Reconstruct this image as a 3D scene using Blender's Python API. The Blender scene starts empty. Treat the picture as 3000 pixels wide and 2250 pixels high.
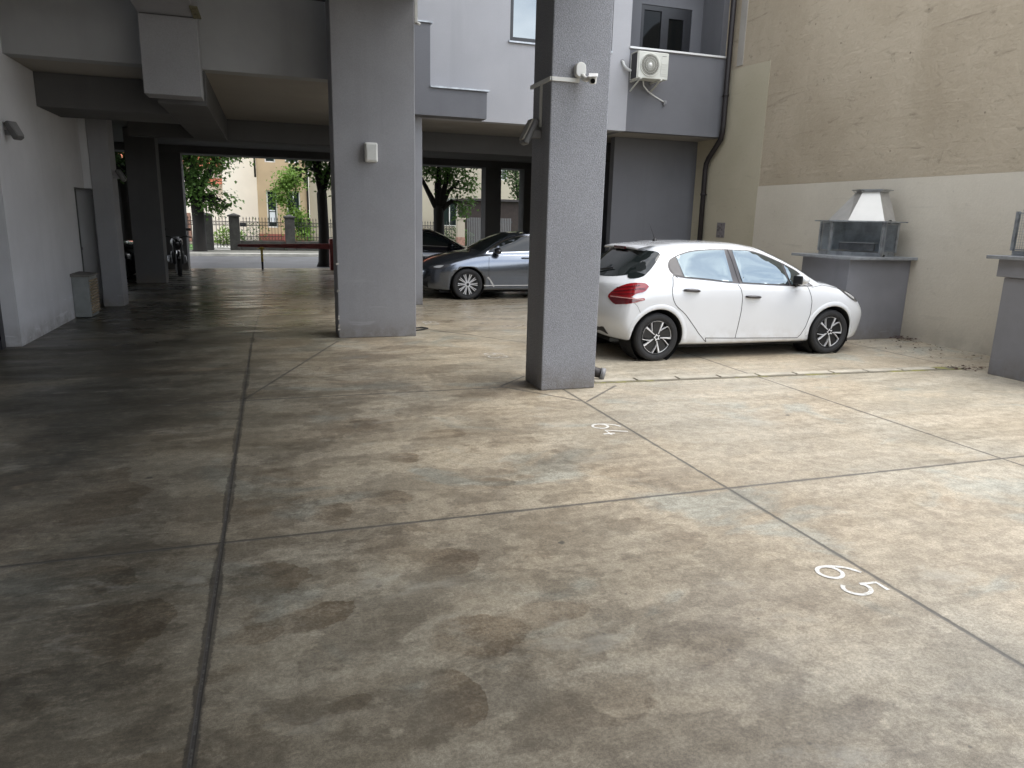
import bpy, bmesh, math, random
from mathutils import Vector, Matrix, geometry
from mathutils.bvhtree import BVHTree
random.seed(11)
R = math.radians
sc = bpy.context.scene
COL = sc.collection

# ------------------------------------------------------------------ helpers
class MB:
    """collects shapes, builds ONE mesh object"""
    def __init__(s): s.bm = bmesh.new()
    def face(s, pts):
        vs = [s.bm.verts.new(p) for p in pts]
        return s.bm.faces.new(vs)
    def box(s, x0, y0, z0, x1, y1, z1, bev=0.0, seg=2):
        t = bmesh.new()
        v = [t.verts.new((x, y, z)) for x in (x0, x1) for y in (y0, y1) for z in (z0, z1)]
        for f in ((0,1,3,2),(4,6,7,5),(0,4,5,1),(2,3,7,6),(0,2,6,4),(1,5,7,3)):
            t.faces.new([v[i] for i in f])
        bmesh.ops.recalc_face_normals(t, faces=t.faces)
        if bev > 0:
            bmesh.ops.bevel(t, geom=list(t.edges), offset=bev, segments=seg, affect='EDGES', profile=0.5)
        s.merge(t); return s
    def merge(s, t, M=None):
        if M is not None: bmesh.ops.transform(t, matrix=M, verts=t.verts)
        me = bpy.data.meshes.new('tmp'); t.to_mesh(me); t.free()
        s.bm.from_mesh(me); bpy.data.meshes.remove(me)
    def obox(s, c, size, rot, bev=0.0):
        t = MB(); hx, hy, hz = [d/2 for d in size]
        t.box(-hx,-hy,-hz,hx,hy,hz,bev)
        s.merge(t.bm, Matrix.Translation(c) @ rot.to_4x4()); return s
    def bar(s, p0, p1, w, h=None):
        p0, p1 = Vector(p0), Vector(p1); h = h or w
        d = p1-p0; L = d.length; z = d.normalized()
        x = z.cross(Vector((0,0,1)))
        if x.length < 1e-4: x = Vector((1,0,0))
        x.normalize(); y = z.cross(x)
        rot = Matrix((x, y, z)).transposed()
        return s.obox((p0+p1)/2, (w, h, L), rot)
    def cyl(s, p0, p1, r0, r1=None, seg=16, caps=True):
        r1 = r0 if r1 is None else r1
        p0, p1 = Vector(p0), Vector(p1); d = (p1-p0).normalized()
        x = d.orthogonal().normalized(); y = d.cross(x)
        a = []; b = []
        for i in range(seg):
            t = 2*math.pi*i/seg; o = x*math.cos(t)+y*math.sin(t)
            a.append(s.bm.verts.new(p0+o*r0)); b.append(s.bm.verts.new(p1+o*r1))
        for i in range(seg):
            j = (i+1) % seg; f = s.bm.faces.new((a[i], a[j], b[j], b[i])); f.smooth = True
        if caps:
            s.bm.faces.new(a[::-1]); s.bm.faces.new(b)
        return s
    def tube(s, pts, r, seg=10, caps=True):
        pts = [Vector(p) for p in pts]; n = len(pts)
        rs = r if isinstance(r, (list, tuple)) else [r]*n
        rings = []; ref = None
        for i, p in enumerate(pts):
            d = (pts[min(i+1, n-1)]-pts[max(i-1, 0)]).normalized()
            x = d.orthogonal().normalized() if ref is None else (ref - d*ref.dot(d)).normalized()
            ref = x; y = d.cross(x)
            rings.append([s.bm.verts.new(p+(x*math.cos(2*math.pi*k/seg)+y*math.sin(2*math.pi*k/seg))*rs[i]) for k in range(seg)])
        for a, b in zip(rings, rings[1:]):
            for k in range(seg):
                j = (k+1) % seg; f = s.bm.faces.new((a[k], a[j], b[j], b[k])); f.smooth = True
        if caps:
            s.bm.faces.new(rings[0][::-1]); s.bm.faces.new(rings[-1])
        return s
    def lathe(s, prof, c=(0,0,0), axis='z', seg=32, smooth=True):
        """prof: (r, h) list"""
        rows = []
        for r, h in prof:
            row = []
            for k in range(seg):
                t = 2*math.pi*k/seg; u, v = r*math.cos(t), r*math.sin(t)
                p = {'z': (u, v, h), 'y': (u, h, v), 'x': (h, u, v)}[axis]
                row.append(s.bm.verts.new((p[0]+c[0], p[1]+c[1], p[2]+c[2])))
            rows.append(row)
        for a, b in zip(rows, rows[1:]):
            for k in range(seg):
                j = (k+1) % seg; f = s.bm.faces.new((a[k], a[j], b[j], b[k])); f.smooth = smooth
        return s
    def prism(s, poly, h0, h1, axis='z', bev=0.0):
        """poly: 2D outline. axis z:(x,y) y:(x,z) x:(y,z); extruded from h0 to h1"""
        def P(a, b, h): return {'z': (a, b, h), 'y': (a, h, b), 'x': (h, a, b)}[axis]
        t = bmesh.new()
        A = [t.verts.new(P(a, b, h0)) for a, b in poly]; B = [t.verts.new(P(a, b, h1)) for a, b in poly]
        n = len(poly)
        t.faces.new(A); t.faces.new(B[::-1])
        for i in range(n): t.faces.new((A[i], B[i], B[(i+1) % n], A[(i+1) % n]))
        bmesh.ops.recalc_face_normals(t, faces=t.faces)
        if bev > 0: bmesh.ops.bevel(t, geom=list(t.edges), offset=bev, segments=2, affect='EDGES', profile=0.5)
        s.merge(t); return s
    def build(s, name, mat, parent=None, world=True, smooth=None, recalc=True):
        if recalc: bmesh.ops.recalc_face_normals(s.bm, faces=s.bm.faces)
        me = bpy.data.meshes.new(name); s.bm.to_mesh(me); s.bm.free()
        if smooth:
            for p in me.polygons: p.use_smooth = True
        if mat: me.materials.append(mat)
        o = bpy.data.objects.new(name, me); COL.objects.link(o)
        if parent is not None: adopt(o, parent, world)
        return o

def root_matrix(p):
    M = Matrix.Identity(4); q = p
    while q is not None:
        M = (q.matrix_parent_inverse if q.parent else Matrix.Identity(4)) @ Matrix.LocRotScale(q.location, q.rotation_euler, q.scale) @ M if False else \
            (Matrix.LocRotScale(q.location, q.rotation_euler, q.scale) if q.parent is None else q.matrix_parent_inverse @ Matrix.LocRotScale(q.location, q.rotation_euler, q.scale)) @ M
        q = q.parent
    return M
def adopt(o, parent, world=True):
    o.parent = parent
    if world: o.matrix_parent_inverse = root_matrix(parent).inverted()
def tag(o, label=None, cat=None, group=None, kind=None):
    if label: o['label'] = label
    if cat: o['category'] = cat
    if group: o['group'] = group
    if kind: o['kind'] = kind
    return o
def thing(name, label, cat, loc=(0,0,0), rz=0.0, group=None):
    o = bpy.data.objects.new(name, None); COL.objects.link(o)
    o.location = loc; o.rotation_euler = (0, 0, rz); o.empty_display_size = 0.2
    return tag(o, label, cat, group)
def copy_tree(o, parent=None):
    c = o.copy(); COL.objects.link(c)
    if parent is not None: c.parent = parent
    for ch in [k for k in bpy.data.objects if k.parent == o]:
        copy_tree(ch, c)
    return c

# ------------------------------------------------------------------ materials
class NT:
    def __init__(s, m):
        m.use_nodes = True; s.t = m.node_tree; s.n = s.t.nodes; s.l = s.t.links
        s.bsdf = s.n.get('Principled BSDF')
        g = s.n.new('ShaderNodeNewGeometry'); s.pos = g.outputs['Position']; s.geo = g
    def _in(s, sock, v):
        if v is None: return
        if isinstance(v, bpy.types.NodeSocket): s.l.new(v, sock)
        else:
            if isinstance(v, (tuple, list)) and len(v) == 3 and sock.type == 'RGBA': v = (*v, 1)
            sock.default_value = v
    def math(s, op, a, b=0.0, c=0.0, clamp=False):
        n = s.n.new('ShaderNodeMath'); n.operation = op; n.use_clamp = clamp
        s._in(n.inputs[0], a); s._in(n.inputs[1], b); s._in(n.inputs[2], c); return n.outputs[0]
    def sep(s, v):
        n = s.n.new('ShaderNodeSeparateXYZ'); s.l.new(v, n.inputs[0]); return n.outputs
    def comb(s, x, y, z):
        n = s.n.new('ShaderNodeCombineXYZ')
        for i, v in enumerate((x, y, z)): s._in(n.inputs[i], v)
        return n.outputs[0]
    def scale(s, v, sc, off=(0,0,0)):
        n = s.n.new('ShaderNodeMapping'); s.l.new(v, n.inputs[0])
        n.inputs['Scale'].default_value = sc; n.inputs['Location'].default_value = off; return n.outputs[0]
    def noise(s, scale, detail=4, rough=.55, dist=0.0, vec=None, col=False):
        n = s.n.new('ShaderNodeTexNoise'); s.l.new(vec if vec is not None else s.pos, n.inputs['Vector'])
        n.inputs['Scale'].default_value = scale; n.inputs['Detail'].default_value = detail
        n.inputs['Roughness'].default_value = rough; n.inputs['Distortion'].default_value = dist
        return n.outputs['Color' if col else 'Fac']
    def voro(s, scale, vec=None, feature='F1', out='Distance'):
        n = s.n.new('ShaderNodeTexVoronoi'); s.l.new(vec if vec is not None else s.pos, n.inputs['Vector'])
        n.inputs['Scale'].default_value = scale; n.feature = feature; return n.outputs[out]
    def map(s, v, a, b, c=0.0, d=1.0, smooth=True):
        n = s.n.new('ShaderNodeMapRange'); n.interpolation_type = 'SMOOTHSTEP' if smooth else 'LINEAR'
        s._in(n.inputs[0], v); s._in(n.inputs[1], a); s._in(n.inputs[2], b); s._in(n.inputs[3], c); s._in(n.inputs[4], d)
        return n.outputs[0]
    def mix(s, f, a, b, mode='MIX'):
        n = s.n.new('ShaderNodeMix'); n.data_type = 'RGBA'; n.blend_type = mode; n.clamp_factor = True
        s._in(n.inputs[0], f); s._in(n.inputs[6], a); s._in(n.inputs[7], b); return n.outputs[2]
    def bump(s, h, strength=.3, dist=.01, normal=None):
        n = s.n.new('ShaderNodeBump'); s._in(n.inputs['Height'], h)
        n.inputs['Strength'].default_value = strength; n.inputs['Distance'].default_value = dist
        if normal is not None: s.l.new(normal, n.inputs['Normal'])
        return n.outputs[0]
    def set(s, **k):
        for a, v in k.items(): s._in(s.bsdf.inputs[a.replace('_', ' ')], v)

def dirty(t, c, base):
    x, y, z = t.sep(t.pos)
    k = t.math('MULTIPLY', t.map(z, 0, .34, 1, 0), t.map(t.noise(5, 6, .7), .30, .66, .12, .6))
    c = t.mix(k, c, (.15,.125,.095))
    st = t.noise(1.0, 5, .6, 0, t.scale(t.pos, (3.2,3.2,.14)))
    c = t.mix(t.map(st, .50, .74, 0, .24), c, tuple(q*.70 for q in base))
    sc_ = t.noise(1.0, 4, .6, .4, t.scale(t.pos, (1.5,1.5,9)))
    c = t.mix(t.math('MULTIPLY', t.map(sc_, .63, .70, 0, .35), t.map(z, .2, 1.3, 1, 0)), c, tuple(min(1,q*1.35) for q in base))
    return c
def pm(name, base, var=.12, scale=3.0, rough=.6, bump=0.0, bscale=60, metal=0.0, spec=.5, coat=0.0, grain=0.0, gscale=150, stain=0.0, stretch=None, dirt=False):
    m = bpy.data.materials.new(name); t = NT(m)
    vec = t.scale(t.pos, stretch) if stretch else None
    n = t.noise(scale, 5, .6, .2, vec)
    lo = tuple(c*(1-var) for c in base); hi = tuple(min(1, c*(1+var)) for c in base)
    c = t.mix(t.map(n, .3, .7), lo, hi)
    if grain:
        g = t.noise(gscale, 2, .6)
        c = t.mix(1.0, c, t.mix(t.map(g, .3, .7, smooth=False), (1-grain,)*3, (1+grain*.6,)*3), 'MULTIPLY')
    if stain:
        q = t.noise(.7, 6, .6, .8)
        c = t.mix(t.map(q, .52, .72, 0, stain), c, tuple(x*.55 for x in base))
    if dirt: c = dirty(t, c, base)
    t.set(Base_Color=c, Roughness=rough, Metallic=metal, Coat_Weight=coat, Coat_Roughness=.04)
    t.bsdf.inputs['Specular IOR Level'].default_value = spec
    if bump: t.set(Normal=t.bump(t.noise(bscale, 4, .6), bump, .01))
    return m

M = {}
M['stucco'] = pm('grey_stucco', (.295,.297,.312), .06, 1.2, .85, .35, 160, grain=.10, gscale=110, spec=.2, dirt=True)
M['roughcast'] = pm('roughcast_render', (.285,.292,.315), .05, 1.5, .9, .9, 95, grain=.28, gscale=90, spec=.2, dirt=True)
M['soffit'] = pm('lit_soffit_paint', (.33,.312,.285), .06, .9, .9, .2, 90, spec=.15)  # brownish lit look of the front soffit put into its colour
M['fascia'] = pm('fascia_render', (.345,.352,.362), .06, 1.1, .85, .3, 140, spec=.2, dirt=True)
M['facade_light'] = pm('light_grey_render', (.42,.419,.434), .05, .8, .85, .3, 120, grain=.06, gscale=70, spec=.2, dirt=True)
M['facade_dark'] = pm('dark_grey_render', (.168,.170,.182), .06, .8, .85, .3, 120, grain=.06, gscale=70, spec=.2, dirt=True)
M['passage'] = pm('passage_render', (.12,.12,.122), .08, .9, .85, .25, 110, grain=.05, spec=.2, dirt=True)  # darker than the other renders: the passage's shade is put into the colour
M['wall_left'] = pm('left_wall_render', (.56,.565,.59), .07, .7, .85, .25, 110, grain=.05, spec=.2, dirt=True)
M['white_metal'] = pm('white_painted_metal', (.72,.72,.71), .03, 4, .4)
M['white_plastic'] = pm('white_plastic', (.66,.66,.63), .04, 6, .45)
M['ac_cream'] = pm('ac_casing', (.60,.60,.54), .04, 6, .5)
M['grey_plastic'] = pm('grey_plastic', (.22,.22,.225), .05, 6, .45)
M['dark_frame'] = pm('anthracite_frame', (.020,.021,.025), .1, 8, .4)
M['black_rubber'] = pm('black_rubber', (.022,.022,.023), .15, 12, .75, .15, 120)
M['black_plastic'] = pm('black_plastic', (.012,.012,.013), .1, 12, .5)
M['brown_pipe'] = pm('brown_painted_metal', (.016,.012,.012), .15, 6, .55)
M['steel'] = pm('brushed_steel', (.52,.53,.54), .12, 5, .38, .1, 90, metal=1.0, stretch=(1,1,.15))
M['steel_skylit'] = pm('skylit_sheet', (.62,.605,.56), .06, 2, .45, metal=.25)  # hood front: the sky's reflection painted as a lighter colour
M['galv'] = pm('galvanised_sheet', (.36,.38,.40), .25, 7, .45, metal=.9)
M['plate_steel'] = pm('pale_sheet_steel', (.36,.40,.43), .25, 5, .5, metal=.3)
M['hood_sheet'] = pm('wall_toned_hood_sheet', (.42,.405,.375), .12, 3, .5, metal=.45)  # hood sides: the wall's reflection painted as a duller colour
M['soot'] = pm('sooty_steel', (.10,.105,.11), .35, 6, .6, metal=.5)
M['bbq_grey'] = pm('bbq_base_render', (.225,.225,.24), .07, 1.5, .8, .15, 140, spec=.3, dirt=True)
M['slab_stone'] = pm('polished_stone_slab', (.24,.25,.26), .15, 9, .35)
M['iron'] = pm('black_iron', (.018,.018,.018), .2, 9, .55)
M['red_paint'] = pm('faded_red_paint', (.19,.032,.03), .2, 6, .6)
M['yellow_paint'] = pm('yellow_paint', (.45,.33,.05), .2, 6, .5)
M['stone'] = pm('weathered_stone', (.050,.049,.044), .25, 4, .9, .6, 30, grain=.2, gscale=60)
M['bark'] = pm('tree_bark', (.011,.0095,.008), .35, 6, .95, .9, 22, stretch=(1,1,.25))
M['tan'] = pm('tan_house_render', (.40,.29,.18), .08, .6, .9, .2, 60)
M['cream_house'] = pm('cream_house_render', (.86,.80,.70), .04, .5, .9, .1, 60)
M['cream_dim'] = pm('beige_house_render', (.36,.32,.25), .06, .5, .9, .1, 60)
M['plinth'] = pm('red_plinth', (.24,.075,.055), .15, 2, .8)
M['rooftile'] = pm('terracotta_tiles', (.42,.13,.07), .3, 6, .85, .7, 14)
M['brickpost'] = pm('brick_post', (.26,.15,.11), .3, 9, .9, .5, 25)
M['asphalt'] = pm('worn_asphalt', (.062,.064,.069), .25, .9, .6, .4, 120, grain=.25, gscale=120)
M['paving'] = pm('pavement_concrete', (.12,.118,.10), .2, 1.2, .85, .4, 60, grain=.15)
M['kerb'] = pm('kerb_stone', (.42,.41,.37), .2, 2, .85, .3, 50)
M['soil'] = pm('bare_ground', (.16,.14,.10), .3, 1.2, .95, .5, 20)
M['grass'] = pm('lawn', (.07,.17,.03), .4, 8, .9, .8, 40)
M['curtain'] = pm('white_blind', (.65,.66,.70), .05, 9, .8)
M['paint_mark'] = pm('road_paint', (.80,.80,.77), .05, 30, .6, grain=.12, gscale=200)
M['leafpile'] = pm('dead_leaves', (.055,.022,.018), .4, 30, .9)
M['sticker'] = pm('faded_sticker', (.24,.22,.22), .2, 14, .7)
M['stickink'] = pm('sticker_ink', (.15,.135,.135), .2, 14, .7)
M['dull_red_panel'] = pm('dull_brown_boarding', (.022,.013,.011), .2, 5, .8)

def worn_paint():
    m = bpy.data.materials.new('worn_road_paint'); t = NT(m)
    n = t.noise(28, 4, .7); k = t.map(n, .42, .6)
    t.set(Base_Color=t.mix(k, (.40,.37,.31), (.74,.73,.70)), Roughness=.7); return m
M['paint_worn'] = worn_paint()
t_ = NT(M['paint_mark']); 
t_.set(Base_Color=t_.mix(t_.map(t_.noise(38, 7, .8), .52, .64), (.76,.75,.71), (.50,.46,.39)), Roughness=.7)

def foliage(name, a, b):
    m = bpy.data.materials.new(name); t = NT(m)
    oi = t.noise(1.3, 3, .6); o2 = t.noise(14, 2, .5)
    c = t.mix(t.map(oi, .35, .65), a, b); c = t.mix(t.map(o2, .35, .7, 0, .6), c, tuple(x*1.5 for x in b))
    t.set(Base_Color=c, Roughness=.6); t.bsdf.inputs['Specular IOR Level'].default_value = .3
    tr = t.n.new('ShaderNodeBsdfTranslucent'); t.l.new(c, tr.inputs[0])
    mx = t.n.new('ShaderNodeMixShader'); mx.inputs[0].default_value = .35
    out = [n for n in t.n if n.type == 'OUTPUT_MATERIAL'][0]
    t.l.new(t.bsdf.outputs[0], mx.inputs[1]); t.l.new(tr.outputs[0], mx.inputs[2]); t.l.new(mx.outputs[0], out.inputs[0])
    return m
M['leaf'] = foliage('tree_leaves', (.030,.062,.014), (.075,.15,.03))
M['leaf_dark'] = foliage('dark_leaves', (.022,.05,.014), (.05,.095,.025))
M['leaf_bright'] = foliage('bright_leaves', (.07,.13,.02), (.16,.26,.05))

def paint(name, base, rough=.28, metal=0.0, coat=1.0, dirt=0.0):
    m = bpy.data.materials.new(name); t = NT(m)
    n = t.noise(2.2, 3, .5)
    c = t.mix(t.map(n, .3, .7), tuple(x*.975 for x in base), base)
    if dirt:
        z = t.sep(t.pos)[2]; q = t.noise(7, 6, .65)
        f = t.math('MULTIPLY', t.map(z, .18, .50, 1, 0), t.map(q, .38, .66))
        c = t.mix(t.math('MULTIPLY', f, dirt), c, (.36,.31,.24))
    t.set(Base_Color=c, Roughness=rough, Metallic=metal, Coat_Weight=coat, Coat_Roughness=.03)
    return m
M['white_paint'] = paint('white_car_paint', (.71,.725,.745), .24, dirt=.25)
M['blue_paint'] = paint('blue_grey_car_paint', (.165,.185,.22), .24, .85)
M['black_paint'] = paint('black_car_paint', (.008,.008,.012), .2)
M['liner'] = pm('wheel_arch_liner', (.006,.006,.006), .1, 9, .9)
def glass(name, base, rough=.015, ior=1.55, spec=1.0, wave=0.0, tint=(1,1,1)):
    m = bpy.data.materials.new(name); t = NT(m)
    n = t.noise(1.6, 2, .5)
    t.set(Base_Color=t.mix(n, tuple(x*.8 for x in base), base), Roughness=rough, IOR=ior)
    t.bsdf.inputs['Specular IOR Level'].default_value = spec; t.bsdf.inputs['Specular Tint'].default_value = (*tint, 1)
    if wave: t.set(Normal=t.bump(t.noise(3.2, 2, .5, 0, t.scale(t.pos, (.5,1,4))), wave, .02))
    return m
M['car_glass'] = glass('tinted_car_glass', (.030,.036,.040), .012, 2.3, .75, .02, (.80,.95,1.0))
M['car_glass_dark'] = glass('dark_rear_glass', (.012,.016,.016), .02, 1.5, .5)
M['pillar_black'] = pm('gloss_black_trim', (.055,.05,.052), .1, 5, .3)
M['window_glass'] = glass('window_glass', (.05,.06,.07), .01, 2.1, .8, 0, (.86,.95,1.0))
M['dark_glass'] = glass('dark_door_glass', (.010,.011,.011), .05, 1.35, .3)
M['house_glass'] = glass('house_window_glass', (.02,.03,.028), .03, 1.5, .5)
M['lamp_red'] = paint('red_lens', (.28,.007,.012), .18)
M['lamp_dark_red'] = paint('dark_red_lens', (.10,.006,.010), .2)
M['lamp_white'] = paint('lamp_lens', (.50,.50,.50), .12)
M['lamp_dark'] = paint('smoked_lens', (.05,.05,.055), .1)
M['chrome'] = pm('chrome_trim', (.75,.76,.78), .03, 8, .12, metal=1.0)
M['alloy'] = pm('machined_alloy', (.80,.80,.81), .04, 8, .3, metal=.25)
M['alloy_dark'] = pm('black_alloy', (.014,.014,.015), .1, 8, .35)
M['lamp_glass'] = pm('frosted_diffuser', (.62,.63,.60), .03, 8, .4)
M['lamp_dim'] = pm('shaded_diffuser', (.20,.19,.16), .1, 8, .5)  # diffuser darkened in colour for the shade it hangs in
M['lamp_house'] = pm('dark_grey_housing', (.10,.10,.10), .1, 8, .5)
M['plate'] = pm('plate_white', (.62,.62,.60), .03, 8, .5)

def cream(name, a, b, streak, bump, bsc):
    m = bpy.data.materials.new(name); t = NT(m)
    yz = t.pos
    n1 = t.noise(.55, 6, .6, .4); n2 = t.noise(4.5, 6, .7, .8, t.scale(t.pos, (1,.8,1.6)))
    n3 = t.noise(38, 3, .6)
    c = t.mix(t.map(n1, .32, .68), a, b)
    c = t.mix(t.map(n2, .56, .74, 0, streak), c, tuple(x*.58 for x in a))
    c = t.mix(1.0, c, t.mix(n3, (.93,.93,.93), (1.05,1.05,1.05)), 'MULTIPLY')
    # slanting trowel drags and pits
    rot = t.n.new('ShaderNodeMapping'); t.l.new(t.pos, rot.inputs[0]); rot.inputs['Rotation'].default_value = (R(24), 0, 0); rot.inputs['Scale'].default_value = (1,.45,4.2)
    dr = t.noise(1.3, 7, .62, .6, rot.outputs[0])
    c = t.mix(t.map(dr, .60, .70, 0, streak*.9), c, tuple(x*.52 for x in a))
    pit = t.voro(5.2); pm_ = t.map(t.noise(2.1, 3), .5, .62)
    c = t.mix(t.math('MULTIPLY', t.map(pit, .05, .11, 1, 0), t.math('MULTIPLY', pm_, streak*1.3)), c, tuple(x*.4 for x in a))
    # drip marks and damp foot of the wall
    x, y, z = t.sep(t.pos)
    dn = t.noise(1.0, 6, .7, 0, t.scale(t.pos, (1,2.6,.16)))
    c = t.mix(t.map(dn, .60, .78, 0, .30), c, tuple(q*.62 for q in a))
    ft = t.noise(3.0, 5, .6)
    fh = t.math('MULTIPLY', t.map(z, 0, .5, 1, 0), t.map(ft, .3, .65, .2, .55))
    c = t.mix(fh, c, tuple(q*.55 for q in a))
    t.set(Base_Color=c, Roughness=.92); t.bsdf.inputs['Specular IOR Level'].default_value = .15
    h = t.math('ADD', t.noise(bsc, 6, .7), t.math('MULTIPLY', dr, .8))
    t.set(Normal=t.bump(h, bump, .02)); return m
M['cream_rough'] = cream('rough_old_plaster', (.43,.365,.27), (.51,.44,.335), .62, .8, 11)
M['cream_smooth'] = cream('smooth_grey_beige_render', (.62,.57,.475), (.69,.64,.54), .22, .25, 22)
M['cream_yellow'] = cream('smooth_yellow_beige_render', (.49,.445,.325), (.55,.50,.38), .22, .2, 22)

def floor_material():
    m = bpy.data.materials.new('stained_polished_concrete'); t = NT(m)
    x, y, z = t.sep(t.pos)
    # base tone
    n1 = t.noise(.42, 5, .55, .5); n2 = t.noise(1.15, 6, .6, .7, t.scale(t.pos, (1,1.5,1)))
    c = t.mix(t.map(n1, .34, .66), (.45,.392,.305), (.43,.40,.335))
    c = t.mix(t.map(n2, .50, .68, 0, .8), c, (.49,.435,.345))
    gg = t.noise(.8, 6, .6, 1.0, t.scale(t.pos, (1,1.4,1), (7.3,2.1,0)))
    c = t.mix(t.map(gg, .55, .66, 0, .75), c, (.40,.41,.37))
    # trowel streaks running across
    st = t.noise(1.0, 7, .68, .5, t.scale(t.pos, (.55,4.4,1)))
    c = t.mix(1.0, c, t.mix(t.map(st, .28, .72), (.84,.82,.79), (1.07,1.06,1.05)), 'MULTIPLY')
    # grain
    g = t.noise(70, 4, .75); g2 = t.noise(260, 2, .6)
    c = t.mix(1.0, c, t.mix(t.map(g, .38, .62, smooth=False), (.76,.75,.73), (1.17,1.17,1.16)), 'MULTIPLY')
    g3 = t.noise(13, 8, .72, .2)
    c = t.mix(1.0, c, t.mix(t.map(g3, .36, .64), (.80,.785,.765), (1.13,1.13,1.12)), 'MULTIPLY')
    c = t.mix(1.0, c, t.mix(t.map(g2, .38, .62, smooth=False), (.78,.78,.78), (1.16,1.16,1.16)), 'MULTIPLY')
    # grime plus the overhang's shade painted into the colour, darker towards the left
    grime_shade = t.map(x, -1.9, 1.7, 1, 0, True)
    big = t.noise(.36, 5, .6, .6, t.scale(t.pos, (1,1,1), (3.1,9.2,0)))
    gf = t.math('MULTIPLY', t.map(big, .22, .58), t.math('ADD', t.math('MULTIPLY', grime_shade, .90), .03))
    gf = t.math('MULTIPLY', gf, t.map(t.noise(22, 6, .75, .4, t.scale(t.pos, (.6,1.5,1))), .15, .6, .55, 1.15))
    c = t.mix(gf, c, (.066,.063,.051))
    # sharp edged brown stains
    s1 = t.noise(1.5, 8, .62, .25, t.scale(t.pos, (.9,1.2,1), (1.7,4.4,0)))
    e1 = t.map(s1, .575, .60); e1f = t.math('MULTIPLY', e1, t.map(s1, .56, .72, 1, .45))
    grain_mask = t.map(t.noise(48, 5, .8), .28, .62, .35, 1)
    zone = t.map(x, 1.6, 4.0, 1, .22)
    f1 = t.math('MULTIPLY', t.math('MULTIPLY', e1f, grain_mask), t.math('MULTIPLY', zone, .55))
    c = t.mix(f1, c, t.mix(1.0, c, (.50,.44,.38), 'MULTIPLY'))
    # spills dried to brown patches, crisp on the side the liquid ran to
    warp1 = t.math('MULTIPLY', t.math('SUBTRACT', t.noise(3.4, 6, .62), .5), 1.5)
    tot = None
    for (sx, sy, rx, ry, rot, am) in ((-.10,3.25,.19,.19,.3,.9),(.06,2.86,.23,.11,.35,1),(-.16,2.80,.15,.09,.1,.8),(.55,2.19,.11,.18,0,1),(.69,2.56,.24,.17,.2,.95),(.98,2.63,.30,.10,.1,.7),
        (.74,3.22,.20,.15,.1,.75),(.81,4.85,.13,.12,0,.9),(.55,5.76,.30,.20,.2,.6),(.24,3.98,.13,.18,0,.7),(.61,4.14,.17,.14,.2,.8),(1.28,4.21,.17,.12,.2,.75),(-.86,3.45,.18,.16,.2,.8),
        (-.69,3.0,.24,.24,.2,.8),(-1.2,4.65,.4,.5,.2,.75),(1.19,5.34,.26,.13,.1,.65),(1.95,3.08,.24,.12,.3,.4),(.98,2.05,.27,.17,.2,.45),(.16,2.26,.10,.05,.3,.6),(-1.4,2.6,.35,.25,.3,.8),(-1.9,3.3,.4,.35,0,.7),(1.5,2.2,.3,.2,.4,.35),(-.8,1.9,.5,.22,.5,.55)):
        px = t.math('SUBTRACT', x, sx); py = t.math('SUBTRACT', y, sy); ca, sa = math.cos(rot), math.sin(rot)
        lx = t.math('ADD', t.math('MULTIPLY', px, ca/rx), t.math('MULTIPLY', py, sa/rx)); ly = t.math('ADD', t.math('MULTIPLY', px, -sa/ry), t.math('MULTIPLY', py, ca/ry))
        rad = t.math('ADD', t.math('SQRT', t.math('ADD', t.math('MULTIPLY', lx, lx), t.math('MULTIPLY', ly, ly))), warp1)
        edge = t.map(lx, -.6, .5, .62, .965)
        m1 = t.math('MULTIPLY', t.map(rad, edge, 1.0, 1, 0), t.map(lx, -1.1, .6, .35*am, am))
        tot = m1 if tot is None else t.math('MAXIMUM', tot, m1)
    c = t.mix(t.math('MULTIPLY', t.math('MULTIPLY', tot, grain_mask), .95), c, t.mix(1.0, c, (.54,.47,.40), 'MULTIPLY'))
    s4 = t.noise(1.9, 10, .66, .2, t.scale(t.pos, (.85,1.2,1), (4.2,7.7,0)))
    c = t.mix(t.map(x, 1.0, 3.4, 1, .38), c, t.mix(1.0, c, t.mix(t.map(s4, .478, .515), (.82,.805,.78), (1.10,1.095,1.075)), 'MULTIPLY'))
    s5 = t.noise(.75, 9, .6, .35, t.scale(t.pos, (.9,1.3,1), (8.8,2.6,0)))
    c = t.mix(t.map(x, 1.0, 3.6, .9, .2), c, t.mix(1.0, c, t.mix(t.map(s5, .48, .55), (.84,.825,.80), (1.06,1.06,1.05)), 'MULTIPLY'))
    # pale worn islands
    s3 = t.noise(1.6, 8, .68, .3, t.scale(t.pos, (.8,1.5,1), (5.5,8.4,0)))
    c = t.mix(t.map(s3, .58, .68, 0, .30), c, (.50,.48,.41))
    # rust tints
    ru = t.noise(.9, 5, .6, .8, t.scale(t.pos, (1,2,1), (2.2,14.4,0)))
    c = t.mix(t.map(ru, .62, .76, 0, .32), c, (.43,.32,.21))
    # oil drops
    vo = t.voro(1.9, t.scale(t.pos, (1,1,.001)))
    vm = t.map(t.noise(.6, 2, .5, 0, t.scale(t.pos, (1,1,1), (4,4,0))), .40, .55)
    warp = t.math('ADD', vo, t.math('MULTIPLY', t.math('SUBTRACT', t.noise(26, 3), .5), .06))
    c = t.mix(t.math('MULTIPLY', t.map(warp, .028, .050, 1, 0), t.math('MULTIPLY', vm, .8)), c, (.075,.07,.06))
    vo2 = t.voro(5.5, t.scale(t.pos, (1,1,.001), (.4,.7,0)))
    c = t.mix(t.math('MULTIPLY', t.map(vo2, .03, .06, 1, 0), t.math('MULTIPLY', vm, .6)), c, (.10,.09,.075))
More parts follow.
